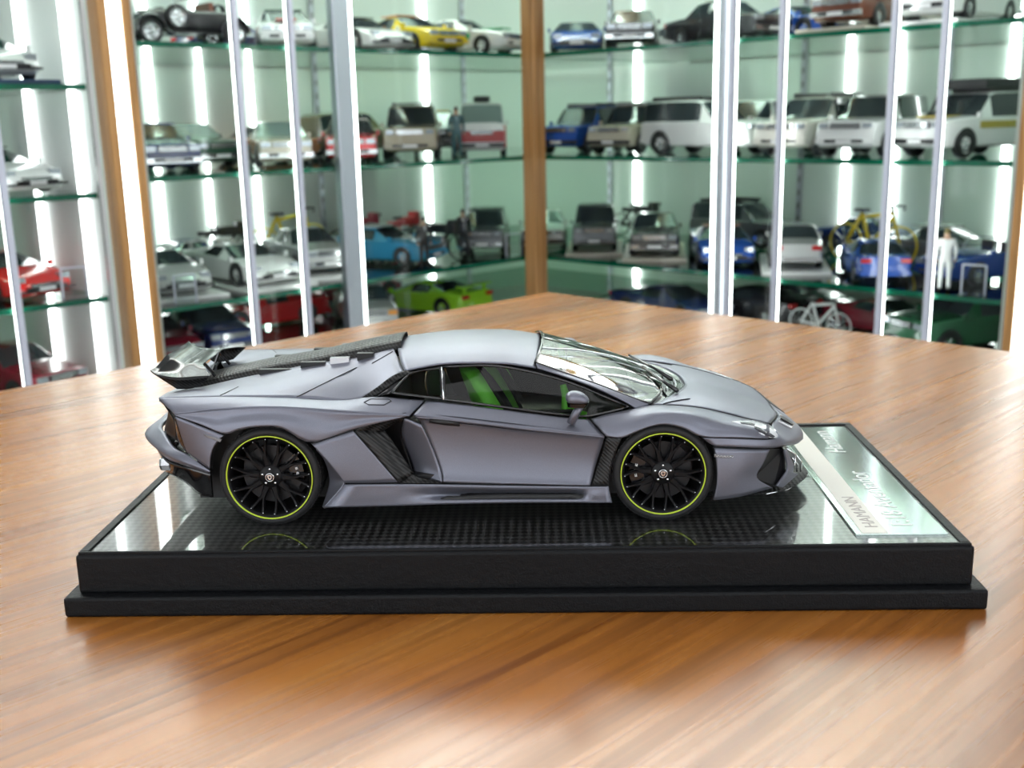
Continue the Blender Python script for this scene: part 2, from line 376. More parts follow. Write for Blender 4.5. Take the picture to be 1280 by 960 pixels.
# ================================================================== display base
BL, BD, INS, H1, H2 = .33308, .17106, .00429, .0076, .01491
db = empty('presentation_box', (0, 0, TZ)); tag(db, 'black leatherette display base with glossy carbon-weave top under the grey car', 'display base')
box('plinth', (-BL/2, 0, 0), (BL/2, BD, H1), 'leatherette', db, .0013, 3)
def base_box():
    x0, x1, y0, y1, z1 = -BL/2+INS, BL/2-INS, INS, BD-INS, H1+H2
    rim = .0045
    bm = bmesh.new(); bmesh.ops.create_cube(bm, size=1)
    for v in bm.verts:
        v.co = Vector((x0 if v.co.x < 0 else x1, y0 if v.co.y < 0 else y1, H1-.0004 if v.co.z < 0 else z1))
    bmesh.ops.bevel(bm, geom=[e for e in bm.edges], offset=.0016, segments=3, profile=.6, affect='EDGES')
    me = bpy.data.meshes.new('leather_box'); bm.to_mesh(me); bm.free()
    me.polygons.foreach_set('use_smooth', [True]*len(me.polygons))
    o = link('leather_box', me, 'leatherette', db); o.modifiers.new('wn', 'WEIGHTED_NORMAL')
    for lo, hi in (((x0+.001, y0+.0008, z1-.0005), (x1-.001, y0+.0022, z1+.0009)), ((x0+.001, y1-.0045, z1-.0005), (x1-.001, y1-.001, z1+.0009)),
                   ((x0+.001, y0+.0022, z1-.0005), (x0+.0045, y1-.0045, z1+.0009)), ((x1-.0045, y0+.0022, z1-.0005), (x1-.001, y1-.0045, z1+.0009))):
        box('rim', lo, hi, 'leatherette', db, .0005)
    box('carbon_plate', (x0+.0045, y0+.0022, z1-.001), (x1-.0045, y1-.0045, z1+.0002), 'plate_carbon', db)
    return x1, z1
BX1, BZ1 = base_box()
# plaque with its lettering
pbr('plaque_metal', (.62, .73, .68), .10, .85); pbr('plaque_strip', (.72, .68, .62), .35); pbr('plaque_ink', (.86, .90, .87), .4); pbr('strip_ink', (.42, .37, .35), .5); pbr('dark_ink', (.12, .12, .12), .5)
PQ = dict(x0=BX1-.0395, x1=BX1-.0062, y0=.0145, y1=.157)
pl = box('plaque', (PQ['x0'], PQ['y0'], BZ1), (PQ['x1'], PQ['y1'], BZ1+.0011), 'plaque_metal', db, .0002)
box('plaque_strip', (PQ['x0']+.0024, PQ['y0']+.0006, BZ1+.0010), (PQ['x0']+.0118, PQ['y1']-.0006, BZ1+.00125), 'plaque_strip', pl)
def lettering(name, text, size, loc, mat, parent, sx=1.0):
    c = bpy.data.curves.new(name, 'FONT'); c.body = text; c.size = size; c.extrude = .00006
    o = bpy.data.objects.new(name, c); COL.objects.link(o)
    dg = bpy.context.evaluated_depsgraph_get(); me = bpy.data.meshes.new_from_object(o.evaluated_get(dg))
    bpy.data.objects.remove(o); me.materials.clear()
    r = link(name, me, mat, parent); r.location = loc; r.rotation_euler = (0, 0, math.pi/2); r.scale = (sx, 1, 1); return r
ZT = BZ1+.0012
lettering('lettering', '1:18 Aventador', .0112, (PQ['x0']+.0232, PQ['y0']+.006, ZT), 'plaque_ink', pl, .95)
lettering('lettering', 'Hamann', .0112, (PQ['x0']+.0232, PQ['y0']+.100, ZT), 'plaque_ink', pl, .95)
lettering('lettering', 'HAMANN', .0068, (PQ['x0']+.0098, PQ['y0']+.006, ZT+.0001), 'strip_ink', pl, 1.15)
lettering('lettering', 'LB', .0052, (PQ['x0']+.0090, PQ['y1']-.016, ZT+.0001), 'dark_ink', pl)
# ------------------------------------------------------------------ hero body: nets of surface points in full-size metres (x forward, y to the side, z up)
NETS = {'rear_shoulder':['paint',[[[(-2.127,-0.8,0.891),(-1.993,-0.8,0.892),(-1.847,-0.8,0.893),(-1.668,-0.8,0.893),(-1.448,-0.79,0.884),(-1.201,-0.78,0.87),(-0.871,-0.76,0.844),(-0.619,-0.755,0.866),(-0.273,-0.775,0.84)],[(-2.051,-0.877,0.849),(-1.919,-0.885,0.859),(-1.784,-0.89,0.868),(-1.616,-0.895,0.874),(-1.409,-0.895,0.874),(-1.177,-0.89,0.863),(-0.851,-0.876,0.836),(-0.618,-0.868,0.834),(-0.32,-0.872,0.809)],[(-1.984,-0.93,0.801),(-1.854,-0.945,0.82),(-1.728,-0.955,0.838),(-1.571,-0.965,0.849),(-1.377,-0.975,0.859),(-1.159,-0.975,0.852),(-0.836,-0.967,0.822),(-0.621,-0.957,0.797),(-0.368,-0.945,0.773)]]]],'rear_fender':['paint',[[[(-1.984,-0.93,0.801),(-1.854,-0.945,0.82),(-1.728,-0.955,0.838),(-1.571,-0.965,0.849),(-1.377,-0.975,0.859),(-1.159,-0.975,0.852),(-0.836,-0.967,0.822),(-0.621,-0.957,0.797),(-0.368,-0.945,0.773)],[(-1.984,-0.93,0.8),(-1.836,-0.95,0.792),(-1.695,-0.965,0.782),(-1.554,-0.975,0.801),(-1.378,-0.982,0.814),(-1.184,-0.982,0.805),(-0.906,-0.974,0.749),(-0.665,-0.957,0.76),(-0.375,-0.945,0.772)],[(-1.984,-0.93,0.799),(-1.814,-0.971,0.768),(-1.658,-0.991,0.73),(-1.532,-1.0,0.757),(-1.375,-1.006,0.773),(-1.206,-1.006,0.762),(-0.973,-0.996,0.679),(-0.706,-0.973,0.728),(-0.382,-0.945,0.77)],[(-1.985,-0.93,0.798),(-1.796,-0.978,0.741),(-1.624,-1.003,0.675),(-1.515,-1.012,0.71),(-1.376,-1.015,0.728),(-1.23,-1.015,0.715),(-1.043,-1.005,0.605),(-0.749,-0.975,0.691),(-0.39,-0.945,0.768)]],[[(-1.985,-0.93,0.795),(-1.798,-0.972,0.733),(-1.626,-0.998,0.668)],[(-1.967,-0.92,0.696),(-1.826,-0.962,0.643),(-1.696,-0.995,0.6)],[(-1.95,-0.91,0.606),(-1.842,-0.952,0.56),(-1.738,-0.99,0.513)],[(-1.933,-0.9,0.522),(-1.848,-0.94,0.47),(-1.755,-0.985,0.42)]]]],'quarter_panel':['paint',[[[(-1.039,-1.004,0.599),(-0.897,-0.99,0.644),(-0.752,-0.975,0.686)],[(-0.926,-1.01,0.463),(-0.769,-0.99,0.483),(-0.606,-0.972,0.498)],[(-0.832,-1.0,0.315),(-0.642,-0.985,0.308),(-0.459,-0.97,0.306)]]]],'wheel_arch_duct':['paint',[[[(-1.008,-0.99,0.56),(-0.922,-1.0,0.46),(-0.861,-1.0,0.379),(-0.832,-1.0,0.315),(-0.985,-1.0,0.143)],[(-1.02,-0.95,0.546),(-0.978,-0.91,0.455),(-0.953,-0.9,0.347),(-0.961,-0.9,0.26),(-1.006,-0.93,0.124)]]]],'side_skirt':['paint',[[[(-0.832,-1.0,0.31),(-0.45,-0.98,0.301),(-0.259,-0.966,0.294),(-0.122,-0.96,0.29),(0.318,-0.957,0.275),(0.729,-0.96,0.265),(0.838,-0.962,0.261),(0.98,-0.975,0.264)],[(-0.864,-1.0,0.275),(-0.451,-0.981,0.269),(-0.26,-0.968,0.263),(-0.123,-0.963,0.261),(0.317,-0.96,0.249),(0.729,-0.962,0.24),(0.838,-0.964,0.237),(0.984,-0.976,0.24)],[(-0.895,-1.0,0.241),(-0.453,-0.982,0.237),(-0.263,-0.954,0.228),(-0.129,-0.911,0.213),(0.315,-0.907,0.204),(0.73,-0.909,0.197),(0.838,-0.966,0.213),(0.989,-0.977,0.215)],[(-0.927,-1.0,0.207),(-0.454,-0.983,0.205),(-0.264,-0.955,0.197),(-0.13,-0.909,0.182),(0.314,-0.905,0.176),(0.73,-0.906,0.17),(0.838,-0.968,0.19),(0.994,-0.978,0.191)],[(-0.959,-1.0,0.172),(-0.455,-0.984,0.172),(-0.263,-0.976,0.173),(-0.125,-0.972,0.173),(0.316,-0.967,0.172),(0.728,-0.968,0.167),(0.837,-0.97,0.166),(0.999,-0.979,0.167)],[(-0.991,-1.0,0.138),(-0.456,-0.985,0.14),(-0.264,-0.978,0.142),(-0.126,-0.975,0.144),(0.315,-0.97,0.146),(0.728,-0.97,0.143),(0.837,-0.972,0.142),(1.004,-0.98,0.143)]]]],'door':['paint',[[[(-0.268,-0.775,0.837),(-0.139,-0.79,0.828),(0.175,-0.8,0.786),(0.462,-0.81,0.745),(0.682,-0.82,0.716),(0.851,-0.835,0.703)],[(-0.306,-0.868,0.81),(-0.155,-0.878,0.794),(0.146,-0.886,0.755),(0.421,-0.891,0.716),(0.666,-0.896,0.686),(0.904,-0.903,0.66)],[(-0.346,-0.945,0.779),(-0.172,-0.95,0.758),(0.115,-0.955,0.721),(0.38,-0.955,0.684),(0.651,-0.955,0.652),(0.957,-0.955,0.614)]],[[(-0.341,-0.94,0.769),(-0.107,-0.95,0.743),(0.164,-0.955,0.708),(0.434,-0.955,0.671),(0.705,-0.955,0.638),(0.957,-0.957,0.609)],[(-0.292,-0.91,0.703),(-0.1,-0.92,0.698),(0.172,-0.92,0.663),(0.439,-0.922,0.625),(0.7,-0.927,0.595),(0.95,-0.937,0.569)],[(-0.223,-0.905,0.524),(-0.063,-0.91,0.518),(0.2,-0.912,0.486),(0.452,-0.914,0.472),(0.682,-0.917,0.447),(0.906,-0.925,0.429)],[(-0.169,-0.925,0.368),(-0.023,-0.93,0.357),(0.236,-0.932,0.337),(0.472,-0.935,0.323),(0.664,-0.937,0.31),(0.869,-0.945,0.304)],[(-0.158,-0.957,0.301),(-0.012,-0.957,0.293),(0.241,-0.957,0.284),(0.471,-0.957,0.277),(0.663,-0.958,0.271),(0.857,-0.96,0.265)]]]],'fender_vent_panel':['carbon',[[[(0.967,-0.957,0.609),(1.068,-0.972,0.603)],[(0.933,-0.945,0.492),(1.021,-0.97,0.504)],[(0.894,-0.945,0.378),(0.991,-0.972,0.391)],[(0.863,-0.96,0.265),(0.977,-0.975,0.268)]]]],'front_fender':['paint',[[[(0.862,-0.835,0.706),(0.983,-0.825,0.738),(1.167,-0.795,0.765),(1.287,-0.735,0.773),(1.492,-0.69,0.752),(1.66,-0.68,0.727),(1.846,-0.675,0.68),(1.988,-0.665,0.637),(2.127,-0.64,0.599)],[(0.907,-0.915,0.671),(1.027,-0.92,0.693),(1.161,-0.925,0.732),(1.275,-0.92,0.765),(1.421,-0.915,0.773),(1.562,-0.91,0.747),(1.721,-0.905,0.69),(1.906,-0.875,0.645),(2.103,-0.79,0.59)],[(0.936,-0.945,0.639),(1.046,-0.955,0.646),(1.153,-0.965,0.687),(1.26,-0.97,0.726),(1.383,-0.972,0.742),(1.517,-0.97,0.711),(1.654,-0.96,0.648),(1.869,-0.935,0.618),(2.09,-0.845,0.572)],[(0.962,-0.957,0.614),(1.067,-0.97,0.605),(1.146,-0.985,0.645),(1.247,-0.99,0.685),(1.354,-0.992,0.703),(1.483,-0.992,0.673),(1.603,-0.985,0.611),(1.839,-0.955,0.591),(2.083,-0.87,0.557)]]]],'windshield_pillar':['paint',[[[(0.488,-0.575,1.051),(0.7,-0.605,0.976),(0.948,-0.665,0.895),(1.189,-0.72,0.81),(1.282,-0.735,0.779)],[(0.498,-0.61,1.018),(0.671,-0.645,0.972),(0.875,-0.695,0.906),(1.081,-0.76,0.817),(1.172,-0.795,0.766)]]]],'front_bumper_side':['paint',[[[(1.689,-0.975,0.531),(1.869,-0.948,0.512),(2.1,-0.85,0.476)],[(1.707,-0.982,0.402),(1.871,-0.955,0.397),(2.051,-0.868,0.379)],[(1.71,-0.982,0.277),(1.858,-0.955,0.289),(2.008,-0.88,0.282)],[(1.69,-0.972,0.147),(1.88,-0.94,0.16),(2.138,-0.82,0.184)]]]],'intake_fin':['paint',[[[(2.223,-0.72,0.429),(2.252,-0.7,0.269),(2.159,-0.8,0.192)],[(2.257,-0.64,0.404),(2.317,-0.6,0.242),(2.211,-0.74,0.159)]],[[(2.159,-0.8,0.192),(2.252,-0.7,0.269)],[(2.211,-0.74,0.156),(2.364,-0.55,0.195)]]]],'nose_panel':['paint',[[[(1.609,-0.985,0.602),(1.839,-0.955,0.585),(2.083,-0.87,0.551),(2.159,-0.79,0.555),(2.139,-0.64,0.59),(2.23,-0.36,0.574),(2.309,0.0,0.509)],[(1.641,-0.985,0.574),(1.862,-0.955,0.556),(2.088,-0.875,0.521),(2.198,-0.77,0.511),(2.265,-0.56,0.498),(2.369,-0.3,0.464),(2.455,0.0,0.422)],[(1.663,-0.985,0.557),(1.873,-0.955,0.537),(2.089,-0.875,0.502),(2.22,-0.75,0.483),(2.325,-0.53,0.447),(2.425,-0.28,0.402),(2.505,0.0,0.364)],[(1.691,-0.98,0.541),(1.885,-0.95,0.522),(2.086,-0.865,0.486),(2.226,-0.7,0.449),(2.349,-0.48,0.393),(2.443,-0.25,0.35),(2.513,0.0,0.313)]]]]}
HOOD = [[(1.287,-0.735,0.773),(1.492,-0.69,0.752),(1.66,-0.68,0.727),(1.846,-0.675,0.68),(1.988,-0.665,0.637),(2.127,-0.64,0.599)],[(1.459,-0.492,0.782),(1.629,-0.462,0.762),(1.781,-0.456,0.732),(1.947,-0.452,0.683),(2.083,-0.446,0.636),(2.214,-0.429,0.588)],[(1.572,-0.221,0.773),(1.718,-0.207,0.753),(1.86,-0.204,0.718),(2.013,-0.203,0.666),(2.145,-0.2,0.616),(2.271,-0.192,0.557)],[(1.6,-0.0,0.765),(1.74,-0.0,0.745),(1.88,-0.0,0.705),(2.03,-0.0,0.652),(2.16,-0.0,0.598),(2.285,-0.0,0.53)]]
ROOF = [[(-0.437,-0.6,1.01),(-0.18,-0.605,1.056),(0.045,-0.61,1.064),(0.281,-0.61,1.055),(0.498,-0.6,1.019)],[(-0.462,-0.528,1.034),(-0.205,-0.532,1.074),(0.045,-0.537,1.082),(0.285,-0.537,1.073),(0.505,-0.528,1.037)],[(-0.491,-0.42,1.063),(-0.234,-0.423,1.097),(0.045,-0.427,1.105),(0.289,-0.427,1.096),(0.514,-0.42,1.06)],[(-0.524,-0.24,1.095),(-0.267,-0.242,1.121),(0.045,-0.244,1.129),(0.294,-0.244,1.12),(0.524,-0.24,1.084)],[(-0.537,-0.0,1.108),(-0.28,-0.0,1.131),(0.045,-0.0,1.139),(0.296,-0.0,1.13),(0.528,-0.0,1.094)]]
DECK = [[(-2.098,-0.62,0.877),(-1.984,-0.36,0.853),(-1.7,-0.26,0.897),(-1.433,-0.24,0.943),(-1.166,-0.22,0.989),(-0.868,-0.21,1.031),(-0.558,-0.2,1.102)],[(-2.108,-0.679,0.882),(-1.954,-0.505,0.878),(-1.653,-0.437,0.906),(-1.392,-0.42,0.934),(-1.132,-0.402,0.959),(-0.827,-0.387,0.979),(-0.518,-0.332,1.072)],[(-2.117,-0.739,0.886),(-1.923,-0.65,0.895),(-1.606,-0.613,0.907),(-1.352,-0.6,0.916),(-1.099,-0.583,0.921),(-0.787,-0.563,0.919),(-0.478,-0.464,1.041)],[(-2.127,-0.8,0.891),(-1.892,-0.8,0.892),(-1.558,-0.795,0.888),(-1.31,-0.785,0.878),(-1.064,-0.77,0.861),(-0.745,-0.745,0.837),(-0.437,-0.6,1.01)]]
ENG = [[(-0.5,-0.235,1.089),(-0.8,-0.235,1.025),(-1.15,-0.235,0.943),(-1.5,-0.235,0.894),(-1.8,-0.235,0.847),(-2.02,-0.235,0.818)],[(-0.5,-0.215,1.119),(-0.8,-0.215,1.061),(-1.15,-0.215,0.984),(-1.5,-0.215,0.932),(-1.8,-0.215,0.88),(-2.02,-0.215,0.84)],[(-0.5,-0.19,1.135),(-0.8,-0.19,1.081),(-1.15,-0.19,1.006),(-1.5,-0.19,0.954),(-1.8,-0.19,0.898),(-2.02,-0.19,0.852)],[(-0.5,-0.15,1.149),(-0.8,-0.15,1.097),(-1.15,-0.15,1.025),(-1.5,-0.15,0.971),(-1.8,-0.15,0.913),(-2.02,-0.15,0.862)],[(-0.5,0.0,1.16),(-0.8,0.0,1.11),(-1.15,0.0,1.04),(-1.5,0.0,0.985),(-1.8,0.0,0.925),(-2.02,0.0,0.87)]]
WIND = [[(0.49,-0.57,1.047),(0.7,-0.6,0.972),(0.949,-0.655,0.89),(1.184,-0.712,0.806),(1.283,-0.725,0.779)],[(0.518,-0.399,1.083),(0.741,-0.42,1.014),(0.995,-0.458,0.931),(1.233,-0.498,0.84),(1.363,-0.507,0.79)],[(0.538,-0.199,1.109),(0.77,-0.21,1.045),(1.029,-0.229,0.96),(1.268,-0.249,0.864),(1.421,-0.254,0.797)],[(0.545,-0.0,1.118),(0.78,-0.0,1.055),(1.04,-0.0,0.97),(1.28,-0.0,0.872),(1.44,-0.0,0.8)]]
COWL = [[(1.283,-0.725,0.779),(1.363,-0.507,0.79),(1.421,-0.254,0.797),(1.44,-0.0,0.8)],[(1.285,-0.73,0.756),(1.411,-0.5,0.766),(1.496,-0.237,0.765),(1.52,-0.0,0.762)],[(1.287,-0.735,0.767),(1.459,-0.492,0.776),(1.572,-0.221,0.767),(1.6,-0.0,0.759)]]
GLASS = {'side_window':[[(-0.158,-0.61,1.034),(0.134,-0.61,1.041),(0.353,-0.618,1.015),(0.604,-0.645,0.958),(0.797,-0.69,0.899),(1.113,-0.775,0.777)],[(-0.148,-0.706,0.94),(0.155,-0.71,0.921),(0.408,-0.718,0.886),(0.654,-0.735,0.844),(0.827,-0.758,0.81),(1.118,-0.788,0.775)],[(-0.139,-0.782,0.843),(0.175,-0.79,0.798),(0.462,-0.797,0.755),(0.704,-0.805,0.725),(0.858,-0.805,0.718),(1.124,-0.78,0.767)]],'quarter_window':[[(-0.394,-0.63,0.996),(-0.293,-0.618,1.015),(-0.178,-0.612,1.029)],[(-0.452,-0.695,0.943),(-0.316,-0.697,0.942),(-0.167,-0.7,0.937)],[(-0.51,-0.752,0.889),(-0.339,-0.768,0.868),(-0.156,-0.78,0.846)]]}
PIL = [[(-0.75,-0.748,0.838),(-0.626,-0.695,0.912),(-0.517,-0.645,0.984),(-0.419,-0.605,1.015)],[(-0.684,-0.745,0.839),(-0.575,-0.705,0.896),(-0.471,-0.66,0.964),(-0.384,-0.62,1.003)]]
BLK = [[(-0.688,-0.72,0.832),(-0.577,-0.69,0.892),(-0.474,-0.64,0.959),(-0.386,-0.6,0.999)],[(-0.52,-0.7,0.874),(-0.5,-0.68,0.892),(-0.445,-0.65,0.947),(-0.39,-0.62,0.997)]]
SCOOP = [[(-0.412,-0.9,0.748),(-0.296,-0.905,0.702)],[(-0.448,-0.8,0.594),(-0.223,-0.9,0.522)],[(-0.402,-0.78,0.412),(-0.172,-0.92,0.367)],[(-0.355,-0.84,0.308),(-0.161,-0.952,0.299)]]
SCBACK = [[(-0.622,-0.8,0.694),(-0.415,-0.88,0.742)],[(-0.584,-0.72,0.543),(-0.449,-0.79,0.591)],[(-0.479,-0.74,0.312),(-0.389,-0.77,0.35)],[(-0.444,-0.82,0.243),(-0.346,-0.83,0.269)]]
BLADE = [[[(-0.747,-0.972,0.688),(-0.574,-0.962,0.739),(-0.411,-0.947,0.767)],[(-0.712,-0.95,0.641),(-0.575,-0.93,0.696),(-0.437,-0.92,0.742)],[(-0.703,-0.945,0.617),(-0.627,-0.93,0.645),(-0.548,-0.9,0.664)]],[[(-0.747,-0.972,0.685),(-0.646,-0.945,0.667),(-0.548,-0.9,0.661)],[(-0.647,-0.972,0.556),(-0.562,-0.95,0.565),(-0.491,-0.9,0.578)],[(-0.545,-0.97,0.422),(-0.481,-0.945,0.437),(-0.42,-0.9,0.456)],[(-0.457,-0.968,0.305),(-0.409,-0.945,0.326),(-0.355,-0.92,0.36)]],[[(-0.454,-0.966,0.302),(-0.314,-0.962,0.297),(-0.16,-0.958,0.298)],[(-0.361,-0.92,0.358),(-0.322,-0.93,0.331),(-0.161,-0.95,0.301)]]]
LAMP = [[(-1.989,-0.925,0.794),(-1.969,-0.915,0.694),(-1.949,-0.905,0.605),(-1.932,-0.895,0.521)],[(-2.006,-0.86,0.719),(-2.006,-0.86,0.662),(-1.996,-0.86,0.592),(-1.954,-0.87,0.519)]]
RBU = [[(-1.756,-0.985,0.414),(-1.848,-0.94,0.465),(-1.932,-0.89,0.508),(-2.043,-0.8,0.528),(-2.166,-0.62,0.577),(-2.3,-0.3,0.56),(-2.32,0.0,0.56)],[(-1.757,-0.985,0.403),(-1.87,-0.95,0.439),(-1.974,-0.91,0.468),(-2.12,-0.8,0.494),(-2.235,-0.66,0.506),(-2.42,-0.33,0.51),(-2.44,0.0,0.51)],[(-1.762,-0.97,0.389),(-1.873,-0.93,0.41),(-1.984,-0.89,0.433),(-2.103,-0.8,0.441),(-2.221,-0.66,0.47),(-2.4,-0.33,0.45),(-2.42,0.0,0.45)]]
RLO = [[(-1.764,-0.965,0.388),(-1.874,-0.925,0.408),(-1.994,-0.88,0.418),(-2.115,-0.8,0.43),(-2.216,-0.66,0.464),(-2.36,-0.33,0.44),(-2.38,0.0,0.44)],[(-1.765,-0.95,0.293),(-1.867,-0.92,0.319),(-1.973,-0.86,0.347),(-2.094,-0.78,0.358),(-2.194,-0.66,0.386),(-2.3,-0.33,0.32),(-2.32,0.0,0.32)],[(-1.77,-0.94,0.202),(-1.876,-0.9,0.218),(-1.976,-0.82,0.263),(-2.078,-0.76,0.298),(-2.186,-0.64,0.301),(-2.2,-0.33,0.22),(-2.22,0.0,0.22)]]
RFA = [[(-2.122,-0.8,0.885),(-2.16,-0.55,0.86),(-2.17,-0.3,0.83),(-2.17,0.0,0.82)],[(-2.014,-0.85,0.728),(-2.14,-0.6,0.74),(-2.16,-0.3,0.72),(-2.16,0.0,0.72)],[(-2.008,-0.84,0.586),(-2.18,-0.6,0.6),(-2.2,-0.3,0.58),(-2.2,0.0,0.58)]]
RTOP = [[(-2.127,-0.8,0.891),(-2.15,-0.55,0.865),(-2.17,-0.3,0.835),(-2.17,0.0,0.825)],[(-2.098,-0.62,0.877),(-2.08,-0.45,0.855),(-2.03,-0.25,0.835),(-2.03,0.0,0.83)]]
WING = [(-0.5,-2.275,1.01,-1.85,0.974),(-0.41,-2.256,1.018,-1.898,0.995),(-0.27,-2.23,1.065,-1.962,1.009)]
LINES = {'deck_seam':[[(-1.17,-0.767,0.872),(-1.056,-0.624,0.907),(-0.938,-0.478,0.944),(-0.809,-0.372,0.988)],[(-1.702,-0.772,0.893),(-1.661,-0.681,0.902),(-1.625,-0.582,0.908)],[(-0.698,-0.365,1.015),(-0.621,-0.318,1.051),(-0.555,-0.272,1.082)]],'fuel_cap':[[(-0.692,-0.834,0.845),(-0.653,-0.792,0.856),(-0.526,-0.791,0.853),(-0.507,-0.812,0.846),(-0.55,-0.865,0.832),(-0.654,-0.868,0.836),(-0.692,-0.834,0.845)]],'hood_vent_line':[[(1.375,-0.701,0.77),(1.442,-0.641,0.77),(1.51,-0.592,0.768),(1.578,-0.548,0.764)]],'door_handle':[[(-0.235,-0.932,0.736),(-0.131,-0.932,0.724),(-0.028,-0.931,0.708)]],'fender_seam':[[(-1.039,-1.004,0.602),(-0.896,-0.991,0.647),(-0.749,-0.978,0.69)]]}
GRL = [[(2.251,-0.64,0.416),(2.329,-0.58,0.351),(2.331,-0.58,0.301),(2.316,-0.6,0.262)],[(2.364,-0.47,0.308),(2.412,-0.43,0.246),(2.403,-0.45,0.177)],[(2.307,-0.58,0.325),(2.367,-0.5,0.251),(2.364,-0.5,0.197)]]
EXH = (-2.127,-0.74,0.393)
BLKIN = [(2.116,-0.8,0.466),(2.236,-0.66,0.413),(2.269,-0.64,0.241),(2.162,-0.76,0.184),(2.01,-0.84,0.266)]
SPLIT = [(2.084,-0.82,0.141),(2.276,-0.63,0.105),(2.49,-0.3,0.08)]
HEAD = [[(1.827,-0.822,0.672),(1.949,-0.723,0.651),(2.063,-0.651,0.619),(2.119,-0.654,0.597),(2.15,-0.695,0.578),(2.17,-0.764,0.547)],[(1.826,-0.839,0.674),(1.912,-0.807,0.657),(2.007,-0.783,0.629),(2.063,-0.796,0.604),(2.11,-0.8,0.578),(2.157,-0.8,0.546)],[(1.828,-0.833,0.67),(1.882,-0.852,0.654),(1.963,-0.86,0.625),(2.022,-0.871,0.593),(2.08,-0.855,0.563),(2.144,-0.811,0.541)]]
HEADIN = [[[(1.987,-0.815,0.633),(2.026,-0.814,0.618),(2.062,-0.831,0.597)],[(1.987,-0.851,0.626),(2.018,-0.862,0.609),(2.05,-0.866,0.59)]],[[(2.071,-0.814,0.597),(2.098,-0.819,0.581),(2.131,-0.82,0.558)],[(2.057,-0.856,0.59),(2.085,-0.856,0.572),(2.115,-0.843,0.556)]],[[(1.888,-0.815,0.663),(1.943,-0.785,0.651),(2.002,-0.767,0.634)],[(1.895,-0.838,0.658),(1.943,-0.82,0.646),(1.99,-0.804,0.633)]]]
MARK = [[(-1.776,-0.979,0.673),(-1.713,-0.991,0.66),(-1.65,-0.999,0.64)],[(-1.76,-0.982,0.653),(-1.703,-0.994,0.636),(-1.662,-1.0,0.621)]]
FMARK = [[(1.692,-0.98,0.487),(1.753,-0.976,0.475),(1.825,-0.966,0.472)],[(1.692,-0.982,0.465),(1.748,-0.978,0.456),(1.803,-0.971,0.454)]]
NVENT = [[(2.312,-0.118,0.521),(2.366,-0.107,0.486),(2.418,-0.125,0.449)],[(2.228,-0.463,0.564),(2.296,-0.405,0.517),(2.348,-0.36,0.479)]]
NVDARK = [[(2.316,-0.153,0.525),(2.363,-0.131,0.493),(2.408,-0.152,0.46)],[(2.27,-0.344,0.555),(2.329,-0.292,0.513),(2.382,-0.245,0.474)]]
# ================================================================== hero car
S18 = 1/18
CAR_X0, CAR_Y0 = -.02078, .0855
car = empty('model_car', (CAR_X0, CAR_Y0, TZ+BZ1+.0002), 0, S18)
tag(car, 'matte grey supercar model with lime-ringed black wheels and carbon rear wing', 'model car')
REF = (0, 0, .45)
liner = MB()
def skin_of(nets, nu, nv, gap):
    a = MB()
    for n in nets: a.add(grid_vf(surf(n, nu, nv, gap), ref=REF))
    return a
def add_liner(net, off=.03, both=True):
    g = surf(net, 14, 8); nv, nu = len(g), len(g[0]); q = []
    for j in range(nv):
        r = []
        for i in range(nu):
            du = g[j][min(i+1, nu-1)]-g[j][max(i-1, 0)]; dv = g[min(j+1, nv-1)][i]-g[max(j-1, 0)][i]
            n = du.cross(dv); n = n.normalized() if n.length > 1e-9 else Vector((0, 0, 0))
            if n.dot(g[j][i]-Vector(REF)) < 0: n = -n
            r.append(g[j][i]-n*off)
        q.append(r)
    vf = grid_vf(q); liner.add(vf)
    if both: liner.add(mirror_vf(vf))
def side_part(name, nets, mat, nu=26, nv=10, gap=.0048, thick=.012, line=True, parent=car):
    """a panel on the near side and its mirror on the far side"""
    out = []
    a = skin_of(nets, nu, nv, gap)
    for k in (0, 1):
        vf = (a.v, a.f) if k == 0 else mirror_vf((a.v, a.f))
        o = link(name, mesh(name, vf[0], vf[1], True), mat, parent if not isinstance(parent, list) else parent[k])
        if thick: solid(o, thick)
        out.append(o)
    if line:
        for n in nets: add_liner(n)
    return out
PANELS = {}
for nm, (mt, nets) in NETS.items():
    if nm == 'nose_panel': continue
    PANELS[nm] = side_part(nm, nets, mt, 30, 12, .0048 if nm not in ('wheel_arch_duct', 'intake_fin') else 0, line=nm not in ('wheel_arch_duct', 'intake_fin'))
def full_rows(net): return net + [[(q[0], -q[1], q[2]) for q in r] for r in reversed(net[:-1])]
def full_cols(net): return [r + [(q[0], -q[1], q[2]) for q in reversed(r[:-1])] for r in net]
def whole(name, net, mat, nu, nv, gap=.0048, thick=.012, line=True):
    o = link(name, mesh(name, *grid_vf(surf(net, nu, nv, gap), ref=REF), True), mat, car)
    if thick: solid(o, thick)
    if line: add_liner(net, both=False)
    return o
whole('nose_panel', full_cols(NETS['nose_panel'][1][0]), 'paint', 60, 12)
hood = whole('hood', full_rows(HOOD), 'paint', 26, 40)
whole('roof', full_rows(ROOF), 'paint', 30, 40)
side_part('rear_deck', [DECK], 'paint', 34, 16)
whole('cowl', full_cols(COWL), 'gloss_black', 40, 6, 0, .01, False)
wind = whole('windshield', full_rows(WIND), 'car_glass', 24, 30, .004, 0, False)
eng = whole('engine_cover', full_rows(ENG), 'carbon', 40, 40, 0, .006, False)
for nm, net in GLASS.items(): side_part(nm, [net], 'side_glass', 24, 8, .0, 0, False)
side_part('pillar_trim', [PIL], 'carbon', 14, 4, 0, .012, False)
side_part('pillar_recess', [BLK], 'gloss_black', 10, 4, 0, .01, False)
side_part('intake_scoop', [SCOOP], 'paint', 10, 16, .003, .01, False)
